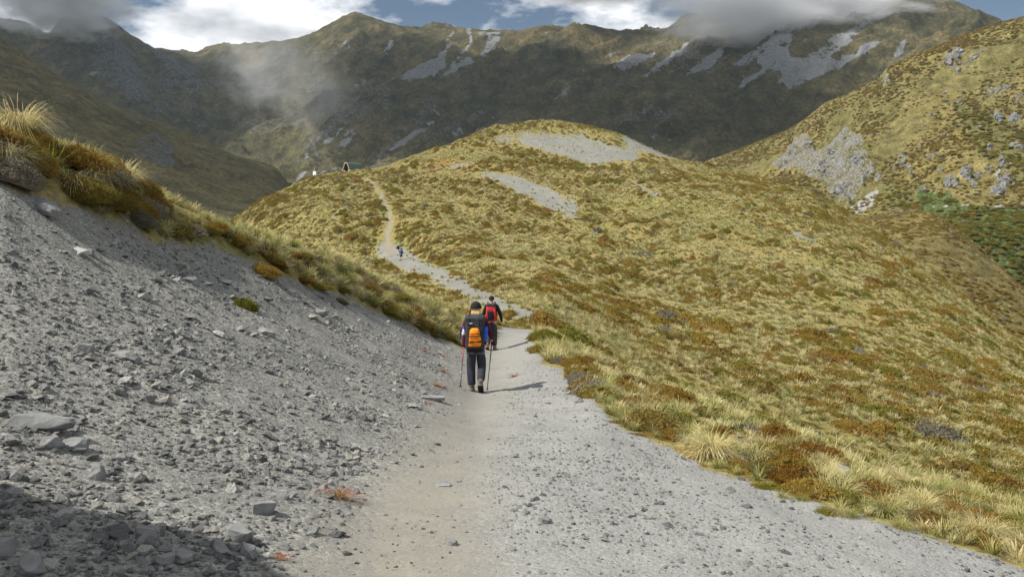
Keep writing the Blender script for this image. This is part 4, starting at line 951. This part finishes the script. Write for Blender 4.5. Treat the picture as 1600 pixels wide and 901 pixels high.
def outcrop(u, v, a, c, seed):
    r = random.Random(seed); p = RSPUR.hit(u, v, 150, 700); d = math.hypot(p[0], p[1]); w = a / F * d; h = c / F * d
    bm = bmesh.new()
    for k in range(max(5, int(9 * min(1.6, (a * c) / 60)))):
        cx, cz = r.gauss(0, .36) * w, r.gauss(0, .4) * h; s = r.uniform(.2, .45) * min(w, h * 1.2) + .4
        tmp = stone_mesh('tmp', seed * 37 + k, r.uniform(.7, 1.5), 14, r.uniform(.9, 1.3)); tmp.transform(Matrix.Translation((cx, 0, 0)) @ Euler((r.gauss(0, .3), r.gauss(0, .3), r.uniform(0, 6.28))).to_matrix().to_4x4() @ Matrix.Scale(s, 4))
        wx, wy = p[0] + cx, p[1] + cz * 1.6
        tmp.transform(Matrix.Translation((0, cz * 1.6, float(RSPUR.z(wx, wy)) - p[2] - s * .1)))
        bm.from_mesh(tmp); bpy.data.meshes.remove(tmp)
    o = link('rock_outcrop', bm_mesh('rock_outcrop', bm), M_OUT); o.location = W(p); return o
spots = sorted(list(RSPUR.spots) + [(1222, 258, 10, 6), (1242, 240, 9, 8), (1262, 226, 8, 9), (1290, 268, 11, 8), (1302, 238, 9, 10), (1322, 220, 8, 8), (1338, 250, 10, 10), (1316, 290, 10, 9), (1352, 268, 7, 7)])
for i, (u, v, a, c) in enumerate(spots):
    tag(outcrop(u, v, a, c, 300 + i), '%s pale rock outcrop from the left on the sunny right spur' % ordinal(i + 1), 'outcrop', 'rock outcrops on the right spur')

# ------------------------------------------------------------------ shelter and toilet on the ridge
M_ROOF = simple_mat('green_roof_sheet', (.085, .125, .10), .5, .12, 6); M_TIM = simple_mat('pale_timber', (.55, .46, .30), .8, .15, 8); M_DARK = simple_mat('dark_interior', (.05, .045, .04), .9, .2, 5)
M_CREAM = simple_mat('cream_board', (.62, .55, .38), .8, .1, 6); M_WHITE = simple_mat('white_paint', (.78, .78, .76), .6, .04, 4); M_GREYP = simple_mat('grey_paint', (.42, .43, .45), .6, .06, 4); M_GLASS = simple_mat('dark_glass', (.03, .035, .045), .15, .1, 3, .5)
M_STEEL = simple_mat('galvanised_pipe', (.45, .46, .47), .4, .1, 9, .5)
def shelter():
    p = A.hit(541, 270, 120, 230); root = empty('hiking_shelter', W(p, -.55), math.radians(-33))
    tag(root, 'steep green roofed timber shelter on the ridge at the end of the track', 'shelter')
    Wd, H, Ln = 1.75, 3.25, 5.4          # local: front at y = 0 facing -y, ridge runs along +y
    prof = [(-Wd, 0), (-.62, 2.75), (-.38, 3.12), (0, H), (.38, 3.12), (.62, 2.75), (Wd, 0)]
    def shell(i0, i1, name, mat, y0, y1, off=0.0, th=.06, par=root):
        V, Fc = [], []
        for (x, z) in prof[i0:i1 + 1]:
            n = Vector((x, 0, z - 1.0)).normalized()
            for y in (y0, y1):
                V.append(Vector((x, y, z)) + n * off); V.append(Vector((x, y, z)) + n * (off + th))
        m = i1 - i0 + 1
        for k in range(m - 1):
            a = 4 * k; b = a + 4
            Fc += [(a + 1, b + 1, b + 3, a + 3), (a, a + 2, b + 2, b), (a, b, b + 1, a + 1), (a + 2, a + 3, b + 3, b + 2)]
        Fc += [(0, 1, 3, 2), (4 * m - 4, 4 * m - 2, 4 * m - 1, 4 * m - 3)]
        return link(name, mesh_from(name, V, Fc), mat, par)
    roof = shell(0, 6, 'roof', M_ROOF, 0.0, Ln)
    for k in range(9):                    # standing seams of the roof sheet, right and left side
        y = .35 + k * .58
        for a, b in ((0, 1), (5, 6)):
            s = shell(a, b, 'roof_seam', M_ROOF, y, y + .05, .06, .035, roof)
    fascia = shell(0, 6, 'barge_board', M_TIM, -.10, -.003, -.10, .20)
    # front wall set back under the roof
    V = [(x * .93, 1.1, z * .96) for x, z in prof] + [(x * .93, 1.2, z * .96) for x, z in prof]
    link('front_wall', mesh_from('front_wall', V, [tuple(range(7)), tuple(range(13, 6, -1))]), M_DARK, root)
    V = [(x * .93, Ln - .1, z * .97) for x, z in prof] + [(x * .93, Ln - .02, z * .97) for x, z in prof]
    link('back_wall', mesh_from('back_wall', V, [tuple(range(7)), tuple(range(13, 6, -1))]), M_CREAM, root)
    rbox('low_wall', (-.98, .12, .72), (.72, .10, 1.0), .01, M_CREAM, root, seg=1, smooth=False); rbox('low_wall', (.98, .12, .72), (.72, .10, 1.0), .01, M_CREAM, root, seg=1, smooth=False)
    d = rbox('door', (.05, 1.06, 1.1), (.8, .06, 2.0), .01, simple_mat('weathered_door', (.24, .20, .17), .8, .2, 6), root, seg=1, smooth=False)
    rbox('door_handle', (.38, 1.0, 1.1), (.05, .06, .14), .01, M_STEEL, d, seg=1)
    for x in (-.62, .66):
        w = rbox('window', (x, 1.07, 1.75), (.36, .05, .5), .01, M_GLASS, root, seg=1, smooth=False); rbox('window_frame', (x, 1.085, 1.47), (.44, .06, .05), .005, M_TIM, w, seg=1, smooth=False)
    rbox('floor_slab', (0, Ln / 2, .12), (3.3, Ln - .2, .2), .01, M_TIM, root, seg=1, smooth=False)
shelter()
def toilet():
    p = A.hit(491, 273, 120, 230); root = empty('toilet_cabin', W(p, .85), math.radians(-35))
    tag(root, 'small white toilet cabin left of the green roofed shelter', 'cabin')
    wl_ = rbox('wall', (0, .7, .25), (1.25, 1.25, 3.25), .02, M_WHITE, root, seg=1, smooth=False)
    rbox('roof', (0, .7, 1.92), (1.42, 1.42, .08), .01, M_GREYP, root, seg=1, smooth=False)
    s = rbox('side_panel', (.64, .7, .95), (.03, 1.15, 1.7), .005, M_GREYP, root, seg=1, smooth=False)
    rbox('window', (.665, .85, 1.35), (.03, .42, .5), .005, M_GLASS, s, seg=1, smooth=False)
    rbox('door', (-.05, .06, .95), (.75, .04, 1.7), .005, M_WHITE, root, seg=1, smooth=False)
    tube('vent_pipe', [(-.45, .5, 1.9), (-.45, .5, 2.9)], .055, M_STEEL, root, 8)
toilet()

# ------------------------------------------------------------------ hikers
def skin(name, V, E, root, mat, parent, sub=2):
    """continuous surface grown round connected joints; V: name -> (position, radius or (rx, ry))"""
    keys = list(V); ix = {k: i for i, k in enumerate(keys)}
    me = bpy.data.meshes.new(name); me.from_pydata([V[k][0] for k in keys], [(ix[a], ix[b]) for a, b in E], []); me.update()
    o = link(name, me, mat, parent); md = o.modifiers.new('skin', 'SKIN'); md.use_smooth_shade = True; md.branch_smoothing = .4
    for i, k in enumerate(keys):
        r = V[k][1]; sv = me.skin_vertices[0].data[i]; sv.radius = r if isinstance(r, tuple) else (r, r); sv.use_root = (k == root)
    s = o.modifiers.new('smooth', 'SUBSURF'); s.levels = sub; s.render_levels = sub
    return o
def hand(V, E, side, wrist, palm, fdir, spread, thumb):
    """palm with four unequal bent fingers and a thumb"""
    k = 'h%d' % side; w = Vector(wrist); p = Vector(palm); f = Vector(fdir).normalized(); s = Vector(spread).normalized(); t = Vector(thumb).normalized()
    V[k + 'p'] = (p, (.030, .018)); E.append(('wrist%d' % side, k + 'p'))
    for i, L in enumerate((.072, .082, .076, .060)):
        a = p + f * .03 + s * (.021 * (i - 1.5)); b = a + f * L * .5; c = b + (f * .55 + t * .8).normalized() * L * .5
        V[k + 'a%d' % i] = (a, .0095); V[k + 'b%d' % i] = (b, .0088); V[k + 'c%d' % i] = (c, .0075)
        E += [(k + 'p', k + 'a%d' % i), (k + 'a%d' % i, k + 'b%d' % i), (k + 'b%d' % i, k + 'c%d' % i)]
    a = p - f * .005 - s * .034; b = a + (f * .6 - s * .5 + t * .4).normalized() * .035; c = b + (f + t * .5).normalized() * .028
    V[k + 't0'] = (a, .011); V[k + 't1'] = (b, .0098); V[k + 't2'] = (c, .008); E += [(k + 'p', k + 't0'), (k + 't0', k + 't1'), (k + 't1', k + 't2')]
M_SKIN = simple_mat('skin', (.50, .30, .21), .6, .08, 12)
def person(label, foot, rz, scale, pose, mats, hat=None, hair='short', lower='trousers', face=True):
    root = empty('person', foot, rz); root.scale = (scale,) * 3; tag(root, label, 'person', 'hikers walking along the track')
    P = pose; V = {}; E = []
    V['pelvis'] = ((0, 0, .94), (.135, .10)); V['waist'] = ((0, .01, 1.08), (.12, .09)); V['chest'] = ((0, .03, 1.28), (.145, .10)); V['upper'] = ((0, .04, 1.41), (.11, .08)); V['neck'] = ((0, .05, 1.50), .052)
    V['jaw'] = ((0, .075, 1.555), (.062, .07)); V['head'] = ((0, .07, 1.635), (.078, .095)); V['crown'] = ((0, .06, 1.715), (.055, .065)); V['nose'] = ((0, .172, 1.61), .012); V['chin'] = ((0, .135, 1.545), .03)
    E += [('pelvis', 'waist'), ('waist', 'chest'), ('chest', 'upper'), ('upper', 'neck'), ('neck', 'jaw'), ('jaw', 'head'), ('head', 'crown'), ('head', 'nose'), ('jaw', 'chin')]
    for s in (-1, 1):
        V['ear%d' % s] = ((s * .085, .06, 1.625), .016); E.append(('head', 'ear%d' % s))
        V['sh%d' % s] = ((s * .165, .035, 1.415), .058); V['elbow%d' % s] = (P['elbow'][s], .042); V['wrist%d' % s] = (P['wrist'][s], .027)
        E += [('upper', 'sh%d' % s), ('sh%d' % s, 'elbow%d' % s), ('elbow%d' % s, 'wrist%d' % s)]
        w = Vector(P['wrist'][s]); e = Vector(P['elbow'][s]); d = (w - e).normalized()
        hand(V, E, s, w, w + d * .055, d if not P.get('grip') else Vector((0, .5, -.5)), (0, 1, .1), (-s, 0, 0))
        V['hip%d' % s] = ((s * .085, 0, .89), .088); V['knee%d' % s] = (P['knee'][s], .056); V['ankle%d' % s] = (P['ankle'][s], .038); V['calf%d' % s] = (Vector(P['knee'][s]).lerp(Vector(P['ankle'][s]), .35) + Vector((0, -.015, 0)), .052)
        V['toe%d' % s] = (P['toe'][s], .03)
        E += [('pelvis', 'hip%d' % s), ('hip%d' % s, 'knee%d' % s), ('knee%d' % s, 'calf%d' % s), ('calf%d' % s, 'ankle%d' % s), ('ankle%d' % s, 'toe%d' % s)]
    body = skin('body', V, E, 'pelvis', M_SKIN, root)
    if face:
        eye = simple_mat('eye', (.04, .03, .03), .3)
        for s in (-1, 1): rbox('eye', (s * .032, .158, 1.636), (.026, .012, .014), .005, eye, body, seg=2)
        rbox('mouth', (0, .158, 1.568), (.045, .010, .012), .004, simple_mat('lips', (.34, .13, .11), .5), body, seg=2)
    # jacket
    J = {'hem': ((0, 0, .93), (.165, .125)), 'waist': ((0, .01, 1.08), (.15, .115)), 'chest': ((0, .03, 1.28), (.175, .13)), 'upper': ((0, .04, 1.42), (.13, .10)), 'collar': ((0, .05, 1.505), (.07, .07))}
    JE = [('hem', 'waist'), ('waist', 'chest'), ('chest', 'upper'), ('upper', 'collar')]
    for s in (-1, 1):
        e = Vector(P['elbow'][s]); w = Vector(P['wrist'][s])
        J['sh%d' % s] = ((s * .17, .035, 1.415), .075); J['mid%d' % s] = (Vector((s * .17, .035, 1.415)).lerp(e, .5), .066); J['el%d' % s] = (e, .058); J['cuff%d' % s] = (w, .043)
        JE += [('upper', 'sh%d' % s), ('sh%d' % s, 'mid%d' % s), ('mid%d' % s, 'el%d' % s), ('el%d' % s, 'cuff%d' % s)]
    skin('jacket', J, JE, 'waist', mats['jacket'], root)
    T = {'pel': ((0, 0, .95), (.15, .115)), 'seat': ((0, -.01, .88), (.15, .12))}; TE = [('pel', 'seat')]
    for s in (-1, 1):
        k = Vector(P['knee'][s]); a = Vector(P['ankle'][s]); h = Vector((s * .088, 0, .86))
        T['hip%d' % s] = (h, .118); T['th%d' % s] = (h.lerp(k, .5), .108); T['kn%d' % s] = (k, .092 if lower == 'trousers' else .088)
        TE += [('seat', 'hip%d' % s), ('hip%d' % s, 'th%d' % s), ('th%d' % s, 'kn%d' % s)]
        if lower == 'trousers':
            T['ca%d' % s] = (k.lerp(a, .5), .088); T['an%d' % s] = (a + (k - a).normalized() * .02, .086); TE += [('kn%d' % s, 'ca%d' % s), ('ca%d' % s, 'an%d' % s)]
    skin('trousers' if lower == 'trousers' else 'shorts', T, TE, 'seat', mats['trousers'], root)
    for s in (-1, 1):
        a = Vector(P['ankle'][s]); t = Vector(P['toe'][s]); d = (t - a); pitch = math.atan2(d.z + .05, math.hypot(d.x, d.y)); yaw = math.atan2(-d.x, d.y)
        b = rbox('boot', tuple(a + d * .42 + Vector((0, 0, -.018))), (.10, .27, .10), .04, mats['boot'], root, rot=(pitch, 0, yaw), seg=3)
        c = a + d * .42 + Vector((0, 0, -.018)) + Euler((pitch, 0, yaw)).to_matrix() @ Vector((0, .005, -.052)); rbox('sole', tuple(c), (.105, .285, .03), .012, mats['sole'], b, rot=(pitch, 0, yaw), seg=2)
        rbox('boot_cuff', tuple(a + Vector((0, -.005, .045))), (.095, .11, .11), .035, mats['boot'], b, seg=3)
    # hair
    bm = bmesh.new(); bmesh.ops.create_uvsphere(bm, u_segments=20, v_segments=14, radius=1)
    for v in list(bm.verts):
        n = v.co.copy(); lo = -.35 if hair == 'short' else -.95
        if n.z < lo and n.y < .3: v.co.z = lo - (0 if hair == 'short' else .15)
        if n.y > .55: v.co.y = .55
        k = 1 + .05 * math.sin(11 * n.x + 7 * n.z) * math.sin(9 * n.y)
        v.co = Vector((v.co.x * .092 * k, v.co.y * .108 * k + .055, v.co.z * (.095 if hair == 'short' else .105) * k + 1.645))
    link('hair', bm_mesh('hair', bm, True), mats['hair'], root)
    if hair == 'long': 
        for dx in (-.055, -.02, .02, .055): tube('hair_lock', [(dx, -.045, 1.60), (dx * 1.05, -.055, 1.53), (dx * .9, -.05, 1.46)], [.03, .028, .012], mats['hair'], root, 7)
    if hat:
        bm = bmesh.new(); bmesh.ops.create_uvsphere(bm, u_segments=24, v_segments=12, radius=1)
        for v in bm.verts:
            if v.co.z < -.15: v.co.z = -.15
            v.co = Vector((v.co.x * .108, v.co.y * .125 + .06, v.co.z * .115 + 1.665))
        c = link('cap', bm_mesh('cap', bm, True), hat, root)
        rbox('brim', (0, .19, 1.652), (.16, .11, .018), .008, hat, c, rot=(-.12, 0, 0), seg=2)
        tube('band', [(.108 * math.cos(t) * 1.01, .125 * math.sin(t) * 1.01 + .06, 1.655) for t in np.linspace(0, 6.283, 25)], .011, hat, c, 6)
    return root

FAB = lambda n, c, v=.18: simple_mat(n, c, .85, v, 14, .15, .01)
M_BLACK = FAB('black_fabric', (.018, .018, .020)); M_CHAR = FAB('charcoal_fabric', (.045, .046, .052)); M_NAVY = FAB('slate_trouser', (.038, .040, .052)); M_GREYF = FAB('grey_fabric', (.13, .14, .145)); M_MAROON = FAB('maroon_fabric', (.075, .012, .022))
M_REDF = FAB('red_fabric', (.52, .04, .045)); M_ORANGE = FAB('orange_nylon', (.95, .27, .02), .16); M_BLUEF = FAB('blue_fabric', (.03, .10, .62)); M_BLUE2 = FAB('light_blue_fabric', (.09, .25, .60))
M_BLOND = FAB('blond_hair', (.50, .34, .17)); M_BROWN = FAB('dark_hair', (.03, .02, .015)); M_BOOT = FAB('brown_boot', (.16, .13, .11)); M_BOOT2 = FAB('dark_boot', (.03, .028, .027)); M_SOLE = FAB('rubber_sole', (.02, .02, .02)); M_LIGHT = FAB('pale_fabric', (.60, .60, .58))
M_BOTTLE = simple_mat('bottle_plastic', (.50, .55, .62), .25, .06, 10, .5); M_TAGW = simple_mat('white_tag', (.7, .7, .7), .6, .03); M_POLER = simple_mat('red_pole', (.42, .03, .04), .35, .1, 20, .5); M_POLEB = simple_mat('black_pole', (.03, .03, .035), .35, .1, 20, .5); M_SHOE = FAB('tan_shoe', (.30, .14, .08))

f1 = W(A.hit(744, 612, 8, 20))
pose1 = dict(elbow={-1: (-.27, -.02, 1.17), 1: (.28, -.02, 1.17)}, wrist={-1: (-.245, .14, 1.0), 1: (.30, .15, 1.03)}, knee={-1: (-.10, .03, .49), 1: (.11, .06, .50)}, ankle={-1: (-.085, -.02, .095), 1: (.10, -.17, .20)}, toe={-1: (-.09, .15, .055), 1: (.105, -.07, .05)}, grip=True)
S1 = .985
h1 = person('hiker in dark cap with large backpack and two trekking poles, nearest to viewer', f1, -.03, S1, pose1, dict(jacket=M_MAROON, trousers=M_NAVY, boot=M_BOOT, sole=M_SOLE, hair=M_BLOND), hat=M_BLACK, hair='long')
for s in (-1, 1): rbox('grey_trouser_panel', (s * .10, -.095, .86), (.17, .06, .20), .028, M_GREYF, h1, seg=2, rot=(.05, 0, s * -.25))
def big_pack(root_loc, rz, sc):
    r = empty('backpack', root_loc, rz); r.scale = (sc,) * 3
    tag(r, 'large charcoal backpack with orange bag strapped to its back, worn by the nearest hiker', 'backpack')
    b = rbox('main_compartment', (0, -.235, 1.19), (.36, .24, .60), .07, M_CHAR, r, seg=4, taper=-.06, lump=.012)
    lid = rbox('lid', (0, -.22, 1.455), (.385, .28, .17), .05, M_CHAR, r, seg=4, lump=.012, rot=(.08, 0, 0)); rbox('white_tag', (-.07, -.378, 1.405), (.07, .012, .018), .004, M_TAGW, lid, seg=1)
    tube('lid_strap', [(-.10, -.30, 1.55), (-.10, -.385, 1.47), (-.10, -.37, 1.36)], .010, M_BLACK, lid, 6); tube('lid_strap', [(.10, -.30, 1.55), (.10, -.385, 1.47), (.10, -.37, 1.36)], .010, M_BLACK, lid, 6)
    bag = rbox('orange_bag', (.005, -.405, 1.145), (.25, .13, .37), .06, M_ORANGE, r, seg=4, taper=.25, lump=.02)
    for z, dz in ((1.16, .02), (1.09, -.03), (1.05, .03), (1.22, 0)):
        tube('cord', [(-.145, -.36, z), (-.12, -.455, z - .005), (0, -.482, z + dz * .5), (.12, -.455, z + dz), (.145, -.36, z + dz)], .008, M_BLACK, bag, 6)
    rbox('blue_pouch', (.205, -.26, 1.19), (.07, .14, .28), .03, M_BLUEF, r, seg=3, lump=.012, rot=(0, .12, 0))
    rbox('side_pocket', (-.20, -.23, 1.06), (.09, .17, .24), .03, M_MAROON, r, seg=3)
    bt = tube('water_bottle', [(-.215, -.24, .98), (-.215, -.24, 1.22), (-.215, -.24, 1.245), (-.215, -.24, 1.29)], [.038, .038, .024, .022], M_BOTTLE, r, 12)
    tube('bottle_cap', [(-.215, -.24, 1.285), (-.215, -.24, 1.325)], .027, M_BLUEF, bt, 10); tube('bottle_band', [(-.215, -.24, 1.06), (-.215, -.24, 1.10)], .040, M_BLUEF, bt, 12)
    rbox('bottom_compartment', (0, -.22, .90), (.33, .22, .13), .05, M_BLACK, r, seg=3)
    for s in (-1, 1):
        tube('shoulder_strap', [(s * .10, -.13, 1.47), (s * .115, .0, 1.53), (s * .12, .12, 1.47), (s * .13, .175, 1.32), (s * .16, .13, 1.12), (s * .17, -.10, 1.02)], .022, M_BLACK, r, 7)
        tube('hip_belt', [(s * .10, -.14, .97), (s * .19, -.04, .97), (s * .17, .10, .97), (s * .02, .17, .97)], .028, M_BLACK, r, 7)
big_pack(f1, -.03, S1)
def pole(label, grip, tip, up, down):
    g = Vector(grip); t = Vector(tip); d = (g - t).normalized(); r = empty('trekking_pole', t); tag(r, label, 'trekking pole', 'trekking poles of the nearest hiker')
    L = (g - t).length; q = lambda f: d * (L * f)
    tube('upper_shaft', [q(.55), q(.93)], .0095, up, r, 8); tube('lower_shaft', [q(.03), q(.56)], .0075, down, r, 8); tube('grip', [q(.90), q(.93), q(1.0), q(1.04)], [.012, .016, .015, .018], M_BLACK, r, 8)
    tube('basket', [q(.045), q(.052)], .026, M_BLACK, r, 10); tube('tip', [q(-.01), q(.035)], [.003, .006], M_STEEL, r, 6); tube('wrist_strap', [q(1.02), q(1.0) + Vector((.03, -.03, -.05)), q(.95) + Vector((.02, -.02, -.06)), q(1.01)], .005, M_BLACK, r, 5)
hz = lambda x, y, z: f1 + Matrix.Rotation(-.03, 3, 'Z') @ (Vector((x, y, z)) * S1)
pole('red and grey trekking pole in the left hand of the nearest hiker', hz(-.245, .185, .965), W(A.hit(719, 607, 8, 20)), M_POLER, M_POLEB)
pole('dark trekking pole in the right hand of the nearest hiker', hz(.305, .195, .99), W(A.hit(761, 611, 8, 20)), M_MAROON, M_POLEB)

f2 = W(A.hit(768, 546, 15, 33))
pose2 = dict(elbow={-1: (-.25, .03, 1.15), 1: (.29, -.05, 1.14)}, wrist={-1: (-.22, .20, 1.0), 1: (.33, .02, .90)}, knee={-1: (-.10, .02, .48), 1: (.10, .07, .50)}, ankle={-1: (-.12, -.20, .16), 1: (.09, .05, .09)}, toe={-1: (-.12, -.06, .04), 1: (.10, .22, .05)})
h2 = person('hiker in black with red backpack, walking ahead of the hiker with poles', f2, -.05, 1.02, pose2, dict(jacket=M_BLACK, trousers=M_CHAR, boot=M_SHOE, sole=M_SOLE, hair=M_BROWN))
def day_pack(loc, rz, sc, cmain, cback, label, trim=True):
    r = empty('backpack', loc, rz); r.scale = (sc,) * 3; tag(r, label, 'backpack')
    rbox('main_compartment', (0, -.21, 1.20), (.34, .22, .50), .07, cmain, r, seg=4, taper=.12, lump=.01); rbox('lid', (0, -.20, 1.46), (.29, .22, .12), .05, cback, r, seg=3, lump=.01)
    rbox('front_pocket', (0, -.33, 1.14), (.19, .08, .30), .03, M_BLACK, r, seg=3)
    if trim:
        for s in (-1, 1): tube('trim', [(s * .11, -.335, 1.36), (s * .125, -.345, 1.18), (s * .13, -.33, 1.0)], .016, M_REDF, r, 6); 
        rbox('mesh_pocket', (-.18, -.2, 1.05), (.06, .14, .18), .02, M_REDF, r, seg=2); rbox('mesh_pocket', (.18, -.2, 1.05), (.06, .14, .18), .02, M_REDF, r, seg=2)
    for s in (-1, 1): tube('shoulder_strap', [(s * .10, -.11, 1.45), (s * .115, .0, 1.53), (s * .12, .12, 1.47), (s * .13, .175, 1.32), (s * .16, .13, 1.12), (s * .16, -.10, 1.02)], .02, M_BLACK, r, 7)
day_pack(f2, -.05, 1.02, M_REDF, M_CHAR, 'red and black backpack on the second hiker')
f3 = W(A.hit(627, 407, 60, 130)); f4 = W(A.hit(622, 399, 60, 140))
pose3 = dict(elbow={-1: (-.25, .0, 1.15), 1: (.25, .0, 1.15)}, wrist={-1: (-.24, .12, .98), 1: (.26, .10, .97)}, knee={-1: (-.10, .05, .49), 1: (.10, .03, .49)}, ankle={-1: (-.09, .12, .09), 1: (.10, -.16, .15)}, toe={-1: (-.09, .28, .05), 1: (.10, -.03, .04)})
person('distant hiker in shorts with light blue backpack on the track', f3, .15, 1.0, pose3, dict(jacket=M_CHAR, trousers=M_BLACK, boot=M_BOOT, sole=M_SOLE, hair=M_BROWN), lower='shorts', face=False)
day_pack(f3, .15, 1.05, M_BLUE2, M_BLUEF, 'light blue backpack on the distant hiker in shorts', False)
person('distant hiker with white cap and grey backpack, just ahead of the blue one', f4, .2, .97, pose3, dict(jacket=M_GREYF, trousers=M_LIGHT, boot=M_BOOT2, sole=M_SOLE, hair=M_BROWN), hat=M_LIGHT, face=False)
day_pack(f4, .2, .97, M_CHAR, M_GREYF, 'grey backpack on the distant hiker with white cap', False)

# ------------------------------------------------------------------ clouds and haze
def cloud_mat(name, density, amount, scale, aniso=.0, color=(.97, .98, 1.0)):
    m, nt, out = newmat(name); g = NB(nt)
    tc = g.n('ShaderNodeTexCoord').outputs['Object']
    ln = g.n('ShaderNodeVectorMath', operation='LENGTH'); g.l(tc, ln.inputs[0])
    f = g.mapr(ln.outputs['Value'], 0.15, 1.0, 1.0, 0.0)
    n = g.noise(tc, scale, 5, .6)
    d = g.math('ADD', f, g.math('MULTIPLY', g.math('SUBTRACT', n, .5), amount))
    d = g.mapr(d, .22, .75, 0, density)
    pv = g.n('ShaderNodeVolumePrincipled'); pv.inputs['Color'].default_value = (*color, 1); pv.inputs['Anisotropy'].default_value = aniso
    g.l(d, pv.inputs['Density']); g.l(pv.outputs[0], out.inputs['Volume'])
    return m
def cloud(label, c, rad, mat, seed, group=None):
    bm = bmesh.new(); bmesh.ops.create_icosphere(bm, subdivisions=4, radius=1.0)
    r = random.Random(seed); ph = [r.uniform(0, 6.28) for _ in range(6)]
    for v in bm.verts:
        p = v.co.copy(); k = 1 + .10 * (math.sin(3 * p.x + ph[0]) * math.sin(3.3 * p.y + ph[1]) + .6 * math.sin(6 * p.z + 5 * p.x + ph[2]) + .5 * math.sin(8 * p.y + ph[3]))
        v.co = p * k
    o = link('cloud', bm_mesh('cloud', bm, True), mat); o.location = c; o.scale = rad; tag(o, label, 'cloud', group); return o
PW = lambda u, v, d: W(pix_point(u, v, d))
CM = cloud_mat('cloud_vapour', .06, 1.9, 3.0); CT = cloud_mat('thin_mist', .0085, 2.2, 3.4)
cloud('grey cloud sitting on the ridge crest right of centre', PW(1225, 2, 900), (180, 85, 58), CM, 1)
cloud('grey cloud over the pointed peak at top left', PW(95, 0, 1150), (135, 80, 62), CM, 2)
cloud('dark cloud bank at the top edge above the middle ridge', PW(940, -35, 1120), (150, 80, 45), CM, 3)
cloud('thin mist drifting down the slope left of the middle summit', PW(425, 105, 1060), (92, 45, 78), CT, 4)
cloud('faint mist strand right of the drifting mist', PW(500, 150, 980), (60, 30, 65), CT, 5)
# higher clouds, above the frame, whose shadows lie on the far slopes
m, nt, out = newmat('cloud_overhead'); g = NB(nt); pv = g.n('ShaderNodeVolumePrincipled'); pv.inputs['Density'].default_value = .016; pv.inputs['Color'].default_value = (.97, .98, 1, 1); g.l(pv.outputs[0], out.inputs['Volume'])
for k, (u, v, d, rx, ry) in enumerate(sorted([(120, 130, 1150, 220, 260), (300, 160, 1180, 130, 240), (640, 150, 1010, 150, 260), (800, 160, 920, 170, 240), (980, 150, 850, 170, 190), (1130, 120, 840, 130, 150), (130, 190, 440, 190, 140), (1080, 190, 760, 110, 110)])):
    P0 = pix_point(u, v, d); t = (560 - P0[2]) / TO_SUN[2]; c = P0 + TO_SUN * t
    cloud('%s overhead cloud from the left, above the frame, shading the far slopes' % ordinal(k + 1), W(c), (rx, ry, 70), m, 20 + k, 'overhead clouds that shade the slopes')
if True:
    bm = bmesh.new(); bmesh.ops.create_cube(bm, size=1.0)
    hm, nt, out = newmat('haze_air'); g = NB(nt); pv = g.n('ShaderNodeVolumePrincipled'); pv.inputs['Density'].default_value = .00007; pv.inputs['Color'].default_value = (.66, .83, 1, 1); pv.inputs['Anisotropy'].default_value = .2
    g.l(pv.outputs[0], out.inputs['Volume'])
    hzb = link('haze', bm_mesh('haze', bm), hm); hzb.location = (0, 9000 - 9600, 40); hzb.scale = (19000, 19000, 760); hzb['kind'] = 'stuff'
